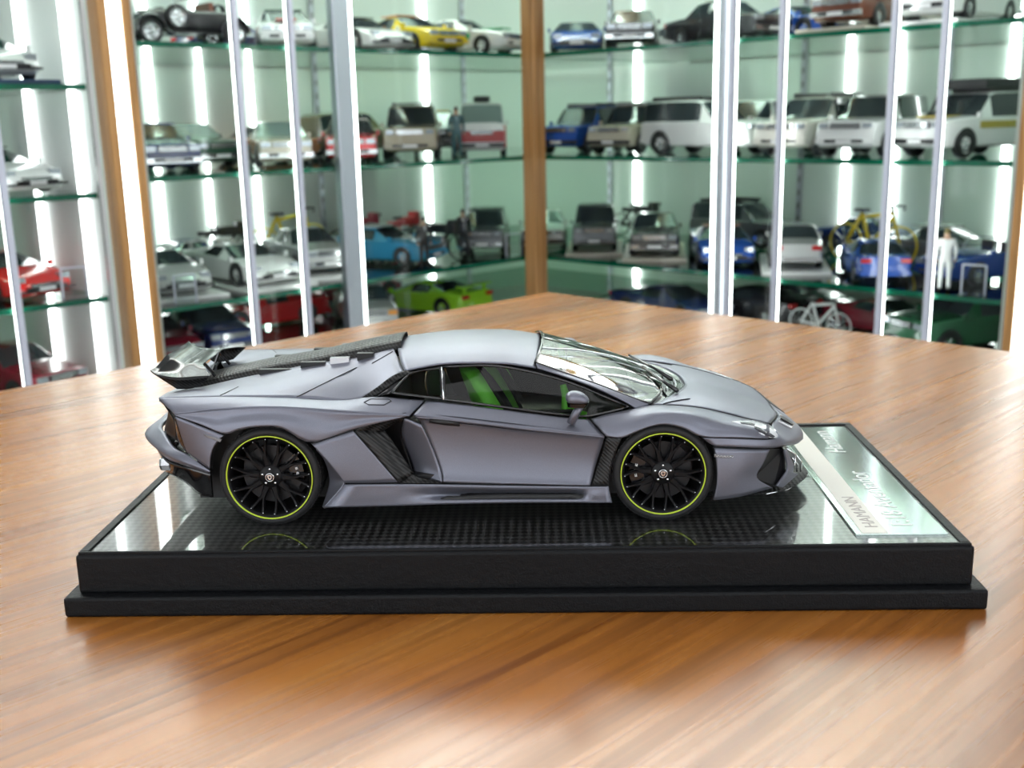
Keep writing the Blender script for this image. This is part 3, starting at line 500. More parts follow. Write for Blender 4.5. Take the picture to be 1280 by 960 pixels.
side_part('intake_duct', [SCBACK], 'black', 6, 10, 0, .01, False)
side_part('intake_blade', BLADE, 'carbon', 12, 12, .002, .012, False)
side_part('tail_lamp_trim', [LAMP], 'gloss_black', 12, 4, 0, .01, False)
whole('rear_fascia', full_cols(RFA), 'satin_black', 40, 10, 0, .01, False)
whole('tail_spoiler', full_cols(RTOP), 'paint', 40, 6, .002, .03, False)
whole('rear_bumper', full_cols(RBU), 'paint', 60, 10, .002, .02, False)
whole('rear_diffuser', full_cols(RLO), 'gloss_black', 60, 8, .002, .02, False)
# window trims
def edge_loop(net, n=24):
    g = surf(net, n, 6); return g[0] + [r[-1] for r in g[1:]] + list(reversed(g[-1]))[1:] + [r[0] for r in reversed(g[1:-1])]
for nm, net in GLASS.items():
    for sgn in (1, -1):
        vf = tube([(q.x, q.y*sgn, q.z) for q in edge_loop(net)], .010, 6, True)
        link('window_trim', mesh('window_trim', *vf, True), 'gloss_black', car)
link('windshield_trim', mesh('windshield_trim', *tube(edge_loop(full_rows(WIND), 30), .012, 6, True), True), 'gloss_black', car)
pil = [Vector(q[0]).lerp(Vector(q[1]), .5) for q in zip(GLASS['side_window'][0][:1], GLASS['quarter_window'][0][-1:])]
for sgn in (1, -1):
    a, b = GLASS['side_window'][0][0], GLASS['side_window'][2][0]
    link('window_pillar', mesh('window_pillar', *tube([(a[0]-.008, a[1]*sgn*1.01, a[2]), (b[0]-.008, b[1]*sgn*1.01, b[2])], .007, 6), True), 'chrome', car)
# painted-edge seams
for nm, ls in LINES.items():
    if nm == 'door_handle': continue
    for l in ls:
        for sgn in (1, -1):
            link('panel_seam', mesh('panel_seam', *tube([(q[0], q[1]*sgn, q[2]) for q in l], .0035, 5)), 'black', car)
for sgn in (1, -1):
    hn = surf(HOOD, 30, 4)[0]
    link('panel_seam', mesh('panel_seam', *tube([(q.x, (q.y-.003)*sgn, q.z+.001) for q in hn], .0042, 5)), 'black', car)
link('panel_seam', mesh('panel_seam', *tube([(r[-1].x, r[-1].y, r[-1].z+.001) for r in surf(full_rows(HOOD), 6, 40)], .0042, 5)), 'black', car)
for k, sgn in enumerate((1, -1)):
    l = [(q[0], q[1]*sgn, q[2]) for q in LINES['door_handle'][0]]
    h = link('door_handle', mesh('door_handle', *tube(l, [.018, .024, .018], 8), True), 'black', PANELS['door'][k])
    l2 = [(x+.004, y*1.009, z-.002) for x, y, z in l]
    link('handle_bar', mesh('handle_bar', *tube(l2, [.006, .009, .006], 8), True), 'paint', PANELS['door'][k])
# lamps
def side_sheet(name, net, mat, thick=.008, nu=16, nv=5):
    for sgn in (1, -1):
        n2 = [[(q[0], q[1]*sgn, q[2]) for q in r] for r in net]
        o = link(name, mesh(name, *grid_vf(surf(n2, nu, nv), ref=REF), True), mat, car); solid(o, thick, -1)
side_sheet('headlight', HEAD, 'lamp_clear', .006)
for hi_ in HEADIN: side_sheet('headlight_reflector', hi_, 'lamp_dark', .003, 8, 3)
side_sheet('side_marker', MARK, 'grey_panel', .006); side_sheet('side_marker', FMARK, 'grey_panel', .004)
side_sheet('nose_vent', NVENT, 'lamp_clear', .006); side_sheet('nose_vent_slot', NVDARK, 'black', .006)
for sgn in (1, -1):                                  # flowing script on the front marker
    b = FMARK[1]; pts = []
    for k in range(22):
        t = k/21; x = FMARK[0][0][0] + (FMARK[0][-1][0]-FMARK[0][0][0])*t
        y = FMARK[0][0][1] + (FMARK[0][-1][1]-FMARK[0][0][1])*t; z = FMARK[0][0][2] + (FMARK[0][-1][2]-FMARK[0][0][2])*t
        pts.append((x, (y-.006)*sgn, z-.012+.009*math.sin(k*1.9)*(1-t*.6)))
    link('script_badge', mesh('script_badge', *tube(pts, .0022, 5), True), 'chrome', car)
# front grille, splitter
for sgn in (1, -1):
    link('front_intake', mesh('front_intake', [(q[0]-.015, q[1]*sgn, q[2]) for q in BLKIN], [tuple(range(5))[::sgn]]), 'black', car)
    for l in GRL: link('grille_bar', mesh('grille_bar', *tube([(q[0], q[1]*sgn, q[2]) for q in l], .0065, 6), True), 'chrome', car)
m = MB(); m.box((1.9, -.66, .14), (2.24, .66, .40)); m.build('grille', 'black', car)
def splitter():
    top = []
    for q in SPLIT: top.append(Vector((q[0], q[1], max(.10, q[2]))))
    top.append(Vector((2.50, 0, .10)))
    fr = top + [Vector((q.x, -q.y, q.z)) for q in reversed(top[:-1])]
    net = [[(q.x, q.y, q.z) for q in fr], [(1.72, q.y*1.02, .115) for q in fr]]
    return net
o = whole('front_splitter', splitter(), 'carbon', 40, 4, 0, .012, False)
link('splitter_edge', mesh('splitter_edge', *tube([(q[0], q[1], q[2]) for q in splitter()[0]], .005, 6), True), 'chrome', o)
# underbody, cabin tub
m = MB(); m.box((-1.93, -.70, .12), (2.10, .70, .50)); m.box((-.86, -.90, .125), (.86, .90, .34)); m.box((-1.95, -.74, .5), (-.55, .74, .72)); m.build('underbody', 'black', car)
for k, (y0, y1) in enumerate(((-.62, -.14), (.14, .62))):
    s = MB(); yc = (y0+y1)/2
    st = box('seat', (.22, y0, .30), (.80, y1, .46), 'seat_green', car, .04, 3)
    bk = [[(.34, y0+.0, .44), (.26, yc, .40), (.34, y1-.0, .44)], [(.24, y0-.02, .66), (.10, yc, .66), (.24, y1+.02, .66)], [(.12, y0+.03, .86), (.02, yc, .87), (.12, y1-.03, .86)], [(.04, y0+.12, .97), (-.02, yc, 1.0), (.04, y1-.12, .97)]]
    o = link('backrest', mesh('backrest', *grid_vf(surf(bk, 10, 14)), True), 'seat_green', st); solid(o, .10, 0)
    o = box('seat_insert', (.34, y0+.12, .45), (.78, y1-.12, .47), 'seat_black', st, .01)
    bi = [[(q[0]+.062, yc+(q[1]-yc)*.5, q[2]) for q in r] for r in bk]
    o = link('backrest_insert', mesh('backrest_insert', *grid_vf(surf(bi, 8, 12)), True), 'seat_black', st); solid(o, .01, 0)
box('dashboard', (.88, -.66, .46), (1.22, .66, .72), 'seat_black', car, .05, 3)
for sgn in (1, -1):
    o = box('door_card', (-.1, .70*sgn-.015, .36), (.75, .70*sgn+.015, .74), 'seat_black', car, .008)
    pts = [(.68, .63*sgn, .90), (.70, .65*sgn, .82), (.69, .67*sgn, .72), (.84, .67*sgn, .68)]
    link('door_trim', mesh('door_trim', *tube(pts, [.022, .03, .04, .03], 8), True), 'seat_green', o)
m = MB(); m.add(lathe([(.165, -.014), (.18, -.01), (.18, .01), (.165, .014), (.165, -.014)], 24, 'z'), 0, Matrix.Translation((.78, -.37, .72)) @ Matrix.Rotation(math.radians(-65), 4, 'Y')); m.build('steering_wheel', 'seat_black', car, True)
link('interior_mirror', box_me('interior_mirror', (.60, -.11, 1.00), (.63, .11, 1.05), .01), 'seat_black', car)
link('sun_visor', box_me('sun_visor', (.52, -.53, 1.005), (.64, -.40, 1.012), .003), 'visor_brown', car)
liner.build('body_liner', 'black', car, True)  # black inner shell added behind the panels so their gaps look dark
# wing mirrors
for sgn in (1, -1):
    net = []
    prof = [(-.098, .0), (-.09, .045), (-.04, .062), (.03, .05), (.085, .01), (.098, -.035), (.0, -.035), (-.085, -.03)]
    for wv, sc_ in ((-.85, .45), (-.875, .85), (-.92, 1.0), (-.965, .92), (-.99, .5)):
        net.append([(.774+a*sc_*.9, wv*sgn, .873+b*sc_*.95) for a, b in prof])
    vs_, fs, mi = [], [], []
    n = len(prof)
    for r in net: vs_ += r
    for j in range(4):
        for k in range(n):
            k2 = (k+1) % n; fs.append((j*n+k, j*n+k2, (j+1)*n+k2, (j+1)*n+k)[::sgn]); mi.append(0)
    fs.append(tuple(range(n))[::-sgn]); fs.append(tuple(4*n+k for k in range(n))[::sgn]); mi += [0, 0]
    o = link('wing_mirror', mesh('wing_mirror', vs_, fs, True, mi), 'paint', car)
    sb = o.modifiers.new('sub', 'SUBSURF'); sb.levels = 2; sb.render_levels = 2
    lo = [(.774+a*.84*s_, wv*sgn, .842+b*s_) for wv, s_ in ((-.865, .6), (-.92, 1), (-.975, .7)) for a, b in ((-.09, .004), (-.08, -.03), (.06, -.034), (.096, .004))]
    f2 = []
    for j in range(2):
        for k in range(4): f2.append((j*4+k, j*4+(k+1) % 4, (j+1)*4+(k+1) % 4, (j+1)*4+k)[::sgn])
    f2 += [(3, 2, 1, 0)[::sgn], (8, 9, 10, 11)[::sgn]]
    link('mirror_base', mesh('mirror_base', lo, f2), 'gloss_black', o)
    link('mirror_stalk', mesh('mirror_stalk', *tube([(.80, -.915*sgn, .825), (.765, -.915*sgn, .775), (.725, -.915*sgn, .695)], [.022, .028, .03], 8), True), 'paint', o)
# wipers
for a in ([(1.50, -.10, .80), (1.40, .05, .845), (1.22, .22, .915)], [(1.50, -.45, .80), (1.42, -.28, .83), (1.30, -.05, .885)]):
    o = link('wiper', mesh('wiper', *tube(a, [.018, .012, .009], 6), True), 'gloss_black', car)
    d = (Vector(a[2])-Vector(a[1])).normalized()
    link('wiper_blade', mesh('wiper_blade', *tube([Vector(a[2])-d*.25+Vector((0, .02, .0)), Vector(a[2])+d*.02], .008, 5)), 'black', o)
# rear wing: blade lofted across the car, drooped tips
def wing():
    prof = [(w_, a, b, c, d) for w_, a, b, c, d in WING]
    w3 = prof[-1]
    half = prof + [(-.20, w3[1]+.010, w3[2]+.004, w3[3]+.002, w3[4]+.004), (-.10, w3[1]+.012, w3[2]+.005, w3[3]+.003, w3[4]+.006), (0, w3[1]+.012, w3[2]+.005, w3[3]+.003, w3[4]+.006)]
    full = half + [(-q[0], *q[1:]) for q in reversed(half[:-1])]
    top, bot = [], []
    for w_, a, b, c, d in full:
        def pt(t, h): return (a+(c-a)*t, w_, b+(d-b)*t+h)
        top.append([pt(0, .012), pt(.12, -.018), pt(.45, -.03), pt(.8, -.01), pt(1, 0)])
        bot.append([pt(0, .0), pt(.14, -.034), pt(.45, -.05), pt(.8, -.03), pt(1, -.006)])
    m = MB(); n = 60
    g1, g2 = surf(top, 14, n), surf(bot, 14, n)
    m.add(grid_vf(g1, flip=False)); m.add(grid_vf(g2, flip=True))
    for e in (0, -1):
        m.add(grid_vf([[r[e] for r in g1], [r[e] for r in g2]], flip=(e == 0)))
        m.add(grid_vf([g1[e], g2[e]], flip=(e == -1)))
    return m
pbr('wing_gloss', (.014, .016, .017), .16, coat=.12, spec=.35)
wg = wing().build('rear_wing', 'wing_gloss', car, True)
for sgn in (1, -1):
    a, b = WING[0], WING[1]
    net = [[(a[1]+.005, -.495*sgn, a[2]-.01), ((a[1]+a[3])/2, -.495*sgn, (a[2]+a[4])/2-.04), (a[3], -.495*sgn, a[4]-.005)],
           [(-2.11, -.46*sgn, .868), (-2.02, -.46*sgn, .868), (-1.945, -.46*sgn, .885)]]
    o = link('wing_end_plate', mesh('wing_end_plate', *grid_vf(surf(net, 12, 6), ref=REF), True), 'carbon', wg); solid(o, .012)
    link('wing_strut', mesh('wing_strut', *tube([(-2.04, -.2*sgn, .86), (-1.975, -.2*sgn, 1.0)], .012, 6)), 'gloss_black', wg)
    link('wing_strut', mesh('wing_strut', *tube([(-1.975, -.2*sgn, 1.0), (-1.90, -.2*sgn, .90)], .012, 6)), 'gloss_black', wg)
# engine cover vents, exhaust
for x0, x1, z0 in ((-.82, -.70, 1.035), (-1.02, -.88, 1.005), (-1.24, -1.06, .975), (-1.55, -1.30, .925)):
    for sgn in (1, -1):
        m = MB(); m.box((x0, -.275 if sgn > 0 else .225, z0-.02), (x1, -.225 if sgn > 0 else .275, z0+.035)); m.build('cover_vent', 'black' if x0 != -1.02 else 'lamp_clear', eng)
for sgn in (1, -1):
    vs_, fs = lathe([(.030, -.045), (.044, -.05), (.050, -.035), (.050, .10), (.034, .10), (.030, -.045)], 6, 'y')
    mm = Matrix.Translation((EXH[0], EXH[1]*sgn, EXH[2])) @ Matrix.Rotation(-math.pi/2, 4, 'Z')
    link('exhaust_tip', mesh('exhaust_tip', [mm @ Vector(v) for v in vs_], fs, False), 'chrome', car)
# ------------------------------------------------------------------ wheels
def bar(m, pts, ws, d0, d1):
    """flat tapered bar in the wheel plane (x, z), depth from d0 to d1"""
    n = len(pts); L_, R_ = [], []
    for i in range(n):
        a = Vector(pts[max(i-1, 0)]); b = Vector(pts[min(i+1, n-1)]); t = (b-a).normalized(); q = Vector((-t.y, t.x))
        c = Vector(pts[i]); L_.append(c+q*ws[i]/2); R_.append(c-q*ws[i]/2)
    vs_, fs = [], []
    for i in range(n):
        di = d0[i]; bev = ws[i]*.22
        c = Vector(pts[i])
        li, ri = L_[i].lerp(c, .45), R_[i].lerp(c, .45)
        for (q, y) in ((L_[i], di+.012), (li, di), (ri, di), (R_[i], di+.012), (R_[i], d1), (L_[i], d1)): vs_.append((q.x, y, q.y))
    for i in range(n-1):
        for k in range(6): k2 = (k+1) % 6; fs.append((i*6+k, (i+1)*6+k, (i+1)*6+k2, i*6+k2))
    fs.append((0, 1, 2, 3, 4, 5)); fs.append(tuple((n-1)*6+k for k in (5, 4, 3, 2, 1, 0)))
    m.add((vs_, fs))
def make_wheel(R_, rr, width):
    wh = empty('wheel', parent=car)
    ty = link('tyre', mesh('tyre', *lathe([(rr-.004, .02), (rr+.006, .004), (rr+.02, .0), (R_-.03, .0), (R_-.012, .008), (R_-.003, .028), (R_, .06), (R_, width-.06), (R_-.003, width-.03), (R_-.02, width-.005), (rr, width)], 64), True), 'rubber', wh)
    m = MB()
    for k in range(64):     # tread blocks round the shoulders
        t = 2*math.pi*k/64
        mm = Matrix.Rotation(-t, 4, 'Y')
        m.box((R_-.006, .03, -.012), (R_+.0015, .085, .010), 0, mm); m.box((R_-.006, .10, -.004), (R_+.0015, width-.03, .018), 0, mm)
    m.build('tread', 'rubber', wh)
    link('rim', mesh('rim', *lathe([(rr-.006, .004), (rr-.012, .006), (rr-.026, .03), (rr-.03, .07), (rr-.045, .11), (rr-.05, width-.02)], 64), True), 'satin_black', wh)
    link('rim_ring', mesh('rim_ring', *lathe([(rr-.0045, .006), (rr-.0035, -.004), (rr+.003, -.005), (rr+.0045, .003), (rr-.0045, .006)], 72), True), 'lime', wh)
    base = mesh('spoke', [], [])
    m = MB()
    e = rr-.014
    bar(m, [(.045, 0), (.10, 0), (.145, 0)], [.062, .046, .040], [.035, .034, .032], .075)
    for s in (1, -1):
        an = [0, .06*s, .125*s, .165*s]; rad = [.13, .18, .235, e]
        bar(m, [(r_*math.cos(a), r_*math.sin(a)) for r_, a in zip(rad, an)], [.030, .021, .019, .026], [.032, .031, .028, .014], .06)
    sp = m.me('spoke')
    for k in range(10):
        o = link('spoke', sp, None, wh)
        if k == 0: sp.materials.append(MATS['satin_black'])
        o.rotation_euler = (0, 2*math.pi*k/10+.1, 0)
    link('hub', mesh('hub', *lathe([(.0, .022), (.072, .024), (.085, .04), (.09, .08)], 32), True), 'satin_black', wh)
    cap = link('hub_cap', mesh('hub_cap', *lathe([(0, .008), (.030, .008), (.034, .012), (.034, .03)], 28), True), 'gloss_black', wh)
    link('cap_ring', mesh('cap_ring', *lathe([(.026, .006), (.029, .005), (.031, .007), (.031, .012), (.026, .010), (.026, .006)], 28), True), 'chrome', wh)
    sh = [(-.014, .016), (0, .018), (.014, .016), (.015, .002), (.009, -.012), (0, -.019), (-.009, -.012), (-.015, .002)]
    link('shield_emblem', mesh('shield_emblem', [(a, .0058, b) for a, b in sh]+[(a, .010, b) for a, b in sh], [tuple(range(8))]+[(k, (k+1) % 8, (k+1) % 8+8, k+8) for k in range(8)]), 'chrome', wh)
    link('bull_mark', mesh('bull_mark', [(-.008, .0052, .006), (-.002, .0052, .011), (.004, .0052, .006), (.009, .0052, .009), (.006, .0052, -.002), (0, .0052, -.010), (-.004, .0052, -.003)], [tuple(range(7))]), 'black', wh)
    bl = mesh('wheel_bolt', *lathe([(0, .010), (.007, .010), (.009, .014), (.009, .03)], 8), True); bl.materials.append(MATS['chrome'])
    for k in range(5):
        t = 2*math.pi*k/5+.3+math.pi/2-.3
        o = link('wheel_bolt', bl, None, wh); o.location = (.055*math.cos(t), .008, .055*math.sin(t))
    rv = mesh('rivet', *lathe([(0, .0), (.0028, .001), (.0035, .006)], 6)); rv.materials.append(MATS['chrome'])
    for k in range(20):
        t = 2*math.pi*(k//2)/10+.1+(.165 if k % 2 else -.165)
        o = link('rivet', rv, None, wh); o.location = ((rr-.026)*math.cos(-t), .014, (rr-.026)*math.sin(-t))
    link('brake_disc', mesh('brake_disc', *lathe([(.07, .10), (.205, .10), (.205, .13), (.07, .13)], 48), False), 'disc', wh)
    return wh
def caliper(wh, ang):
    m = MB(); vs_, fs = [], []
    for k in range(9):
        t = ang + (k-4)*.12
        for r_, y in ((.13, .075), (.225, .075), (.225, .15), (.13, .15)): vs_.append((r_*math.cos(t), y, r_*math.sin(t)))
    for k in range(8):
        for j in range(4): fs.append((k*4+j, k*4+(j+1) % 4, (k+1)*4+(j+1) % 4, (k+1)*4+j))
    fs += [(3, 2, 1, 0), (32, 33, 34, 35)]
    c = link('brake_caliper', mesh('brake_caliper', vs_, fs), 'gloss_black', wh)
    m = MB()
    for k in (-2, 0, 2):
        t = ang+k*.10
        mm = Matrix.Translation((.185*math.cos(t), .062, .185*math.sin(t))) @ Matrix.Rotation(-t, 4, 'Y')
        m.box((-.010, 0, -.009), (-.003, .012, .009), 0, mm); m.box((.002, 0, -.009), (.006, .012, .009), 0, mm); m.box((-.004, 0, .003), (.004, .012, .008), 0, mm)
    m.build('caliper_lettering', 'white_plastic', wh)
def copy_tree(o, parent):
    c = o.copy(); COL.objects.link(c); c.parent = parent
    for ch in o.children: copy_tree(ch, c)
    return c
for (x, r_, rr, wd, ang) in ((-1.35, .353, .2965, .33, .25), (1.35, .345, .287, .28, math.pi-.05)):
    near = make_wheel(r_, rr, wd); caliper(near, ang)
    near.location = (x, -.972, r_)
    far = copy_tree(near, car); far.location = (x, .972, r_); far.rotation_euler = (0, 0, math.pi)
# ================================================================== small models
def cpaint(rgb, rough=.22): return pbr('toy_%d_%d_%d_%d' % (int(rgb[0]*255), int(rgb[1]*255), int(rgb[2]*255), int(rough*100)), rgb, rough, coat=.6).name
pbr('toy_glass', (.03, .04, .045), .08, coat=.6); pbr('toy_glass_pale', (.18, .24, .23), .1, coat=.6)
pbr('toy_chrome', (.75, .77, .78), .18, .9); pbr('toy_black', (.012, .012, .014), .35); pbr('tan_base', (.55, .50, .42), .4); pbr('white_base', (.75, .75, .74), .35)
pbr('blue_slab', (.02, .05, .12), .3); pbr('toy_lamp', (.42, .46, .5), .12, .4, coat=1); pbr('toy_amber', (.75, .3, .04), .3); pbr('toy_red', (.5, .02, .02), .2)
KIND = {  # length, width, height, wheelbase, wheel radius, clearance, stations (x, shoulder z, top z, half-width factor, top-width factor)
 'sedan': (4.6, 1.74, 1.40, 2.65, .31, .20, [(0, .62, .66, .84, .80), (.02, .84, .88, .93, .84), (.18, .90, .95, 1, .84), (.25, .90, .98, 1, .80), (.34, .90, 1.35, 1, .72), (.46, .90, 1.40, 1, .74), (.57, .90, 1.37, 1, .72), (.69, .90, .96, 1, .82), (.83, .85, .90, .99, .82), (.96, .80, .84, .95, .82), (1, .60, .64, .88, .80)]),
 'coupe': (4.3, 1.74, 1.30, 2.5, .31, .17, [(0, .62, .66, .84, .80), (.03, .86, .90, .94, .84), (.12, .90, .94, 1, .82), (.30, .89, 1.22, 1, .70), (.42, .88, 1.30, 1, .72), (.52, .87, 1.27, 1, .70), (.66, .86, .91, 1, .82), (.82, .80, .85, .99, .82), (.95, .70, .74, .94, .80), (1, .52, .56, .86, .78)]),
 'sports': (4.5, 1.9, 1.20, 2.6, .34, .13, [(0, .66, .70, .86, .80), (.03, .86, .90, .95, .84), (.2, .90, .96, 1, .80), (.36, .87, 1.15, 1, .66), (.46, .85, 1.20, 1, .66), (.55, .83, 1.16, 1, .66), (.72, .78, .82, 1, .80), (.87, .68, .72, .99, .78), (.96, .54, .58, .92, .74), (1, .36, .42, .76, .66)]),
 'suv': (4.75, 1.92, 1.86, 2.8, .39, .30, [(0, .80, .9, .92, .86), (.012, 1.10, 1.72, .95, .80), (.05, 1.14, 1.83, 1, .80), (.3, 1.14, 1.86, 1, .82), (.52, 1.14, 1.85, 1, .81), (.57, 1.14, 1.78, 1, .79), (.68, 1.14, 1.19, 1, .86), (.84, 1.10, 1.15, 1, .86), (.96, 1.04, 1.09, .96, .86), (1, .72, .78, .92, .86)]),
 'van': (4.3, 1.72, 1.92, 2.4, .31, .22, [(0, 1.0, 1.1, .92, .86), (.015, 1.16, 1.80, .96, .80), (.08, 1.18, 1.90, 1, .82), (.5, 1.18, 1.92, 1, .82), (.82, 1.18, 1.90, 1, .82), (.88, 1.17, 1.82, 1, .80), (.965, 1.12, 1.20, .98, .84), (.99, .95, 1.0, .95, .84), (1, .60, .66, .90, .84)]),
}
_CAR_CACHE = {}
def car_meshes(kind, open_top=False):
    key = (kind, open_top)
    if key in _CAR_CACHE: return _CAR_CACHE[key]
    L, W, H, wb, wr, cl, st = KIND[kind]
    rows_ = []
    for fx, zs, zt, wf, tf in st:
        x = (fx-.5)*L; hw = W/2*wf; cab = zt-zs > .14
        if open_top and cab: zt = zs+.03; cab = False
        zb = cl if .03 < fx < .97 else cl+.10
        half = [(.86*hw, zb), (.97*hw, zb+.06), (hw, zb+(zs-zb)*.5), (.985*hw, zs-.03), (.955*hw, zs)]
        if cab: half += [(hw*tf+.02, zt-.07), (hw*tf*.88, zt-.012), (0, zt)]
        else: half += [(hw*.90, zs+(zt-zs)*.4), (hw*.6, zt-.004), (0, zt)]
        pts = [(x, -a, b) for a, b in half] + [(x, a, b) for a, b in reversed(half[:-1])]
        rows_.append((pts, cab, zt, zs))
    n = len(rows_[0][0]); body, glass = MB(), MB()
    vs_ = [q for r in rows_ for q in r[0]]
    fb, fg = [], []
    for j in range(len(rows_)-1):
        c0, c1 = rows_[j][1], rows_[j+1][1]
        for i in range(n-1):
            f = (j*n+i, (j+1)*n+i, (j+1)*n+i+1, j*n+i+1)
            k = min(i, n-2-i)
            g = False
            if c0 and c1 and k == 4: g = True
            if c0 != c1 and k in (5, 6) and not (kind in ('suv', 'van') and j == 0): g = True
            if c0 != c1 and k == 4 and not (kind in ('suv', 'van') and j == 0): g = False
            (fg if g else fb).append(f)
        fb.append((j*n+n-1, (j+1)*n+n-1, (j+1)*n, j*n))
    fb.append(tuple(range(n-1, -1, -1))[::-1]); fb.append(tuple((len(rows_)-1)*n+i for i in range(n))[::-1])
    def sub(fs, nm, push):
        used = sorted({i for f in fs for i in f}); mp = {a: b for b, a in enumerate(used)}
        me = mesh(nm, [vs_[i] for i in used], [tuple(mp[i] for i in f) for f in fs], True)
        bm = bmesh.new(); bm.from_mesh(me); bmesh.ops.recalc_face_normals(bm, faces=bm.faces)
        for e in bm.edges:
            if len(e.link_faces) == 2 and e.calc_face_angle(0) > .55: e.smooth = False
        bm.to_mesh(me); bm.free(); return me
    rr = _CAR_CACHE[key] = (sub(fb, 'body', 0), sub(fg, 'windows', 0) if fg else None)
    return rr
_WH = {}
def wheel_me(r_, rim, wd=.22):
    k = (round(r_, 3), rim, wd)
    if k in _WH: return _WH[k]
    m = MB(); m.add(lathe([(r_*.62, .02), (r_*.66, 0), (r_*.94, 0), (r_, .04), (r_, wd-.03), (r_*.9, wd)], 20), 0)
    m.add(lathe([(0, .03), (r_*.18, .025), (r_*.2, .045), (r_*.56, .05), (r_*.60, .01), (r_*.66, .008)], 20), 1)
    for q in range(5):
        m.box((r_*.15, .018, -.028), (r_*.58, .05, .028), 1, Matrix.Rotation(2*math.pi*q/5, 4, 'Y'))
    me = m.me('wheel', True); me.materials.append(MATS['toy_black']); me.materials.append(MATS[rim]); _WH[k] = me; return me
def with_mats(me, mats):
    me2 = me.copy(); me2.materials.clear()
    for q in mats: me2.materials.append(MATS[q])
    return me2
_TINT = {}
def tinted(me, mat):
    k = (me.name, mat)
    if k not in _TINT: _TINT[k] = with_mats(me, [mat])
    return _TINT[k]
def toy(kind, loc, head, paint_, label, group, rim='toy_chrome', glass='toy_glass', roof=None, rack=None, base=None, wing=False, stripe=None, two=None, lamps='toy_lamp', sc=1.0, spare=False, open_top=False, ride=0, snorkel=False, grille='toy_black', bumper=None, seats=None):
    L, W, H, wb, wr, cl, st = KIND[kind]
    nm = {'suv': 'model_offroader', 'van': 'model_van', 'sedan': 'model_sedan', 'coupe': 'model_coupe', 'sports': 'model_sports_car'}[kind]
    z = loc[2]
    c = empty(nm, (loc[0], loc[1], z + (.006 if base else 0) + .0003), math.radians(head), sc/18)
    tag(c, label, 'model car', group)
    pm = cpaint(paint_)
    bme, gme = car_meshes(kind, open_top)
    b = link('body', tinted(bme, pm), None, c); b.location.z = ride
    if gme: g = link('windows', tinted(gme, glass), None, c); g.location.z = ride
    wm = wheel_me(wr, rim)
    for sx in (-1, 1):
        for sy in (-1, 1):
            o = link('wheel', wm, None, c); o.location = (sx*wb/2, sy*(W/2+.012), wr); o.rotation_euler = (0, 0, 0 if sy < 0 else math.pi)
    ar = wheel_me_arch(wr)
    for sx in (-1, 1):
        for sy in (-1, 1):
            o = link('wheel_arch', ar, None, c); o.location = (sx*wb/2, sy*(W/2+.004), wr+.02); o.rotation_euler = (0, 0, 0 if sy < 0 else math.pi)
    f = L/2; zs = st[-2][1]; hw = W/2
    for sy in (-1, 1):
        lw = .17 if kind in ('suv', 'van') else .20
        lz = zs-.16 if kind not in ('sports',) else zs-.05
        lx = f-.10 if kind != 'sports' else f-.32
        m = MB(); m.box((lx, sy*hw*.70-lw*.75, lz+ride), (lx+.10+(.0 if kind != 'sports' else .10), sy*hw*.70+lw*.75, lz+.15+ride)); m.build('headlight', lamps, c)
        m = MB(); m.box((-f-.01, sy*hw*.72-.16, .70+ride), (-f+.09, sy*hw*.72+.16, .84+ride)); m.build('tail_light', 'toy_red', c)
    m = MB(); gz = (zs-.17 if kind != 'sports' else .30)+ride
    m.box((f-.06, -hw*.46, gz), (f+.012, hw*.46, gz+.16)); g = m.build('grille', grille, c)
    m = MB()
    for k in range(4): m.box((f+.008, -hw*.45, gz+.015+k*.037), (f+.018, hw*.45, gz+.03+k*.037))
    m.build('grille_bars', 'toy_chrome', g)
    bz = cl+.12+ride
    m = MB(); m.box((f-.05, -hw*.93, bz), (f+.04, hw*.93, bz+.14 if kind != 'sports' else bz+.06)); m.build('front_bumper', bumper or ('toy_chrome' if kind == 'sedan' else pm if kind != 'sports' else 'toy_black'), c)
    m = MB(); m.box((f+.03, -.24, bz+.02), (f+.05, .24, bz+.12)); m.build('number_plate', 'white_plastic', c)
    m = MB(); m.box((f-.04, -hw*.62, cl+.16+ride), (f+.046, hw*.62, cl+.25+ride)); m.build('air_intake', 'toy_black', c)
    m = MB(); m.box((-f-.04, -hw*.92, bz), (-f+.06, hw*.92, bz+.14)); m.build('rear_bumper', bumper or ('toy_chrome' if kind == 'sedan' else pm), c)
    mx = (st[6][0]-.5)*L
    for sy in (-1, 1):
        m = MB(); m.box((mx+.05, sy*(hw+.0)-.0, st[6][1]+ride-.02), (mx+.18, sy*(hw+.09), st[6][1]+.13+ride)) if sy > 0 else m.box((mx+.05, -(hw+.09), st[6][1]+ride-.02), (mx+.18, -hw, st[6][1]+.13+ride))
        m.build('door_mirror', pm, c)
    if roof:
        zt = H+ride; m = MB(); x0 = (st[3][0]-.5)*L; x1 = (st[-5][0]-.5)*L
        m.box((x0, -hw*.68, zt-.012), (x1, hw*.68, zt+.02)); m.build('roof_panel', cpaint(roof), c)
    if rack:
        zt = H+ride; m = MB(); x0 = -L*.42; x1 = L*.04
        for sy in (-1, 1): m.box((x0, sy*hw*.68-.02, zt-.02), (x1, sy*hw*.68+.02, zt+.10))
        for k in range(6):
            xx = x0+(x1-x0)*k/5; m.box((xx-.02, -hw*.68, zt+.04), (xx+.02, hw*.68, zt+.07))
        m.build('roof_rack', 'toy_black', c)
        if rack == 'box':
            box('roof_box', (x0-.1, -hw*.78, zt+.07), (x1+.3, hw*.78, zt+.34), 'toy_black', c, .03)
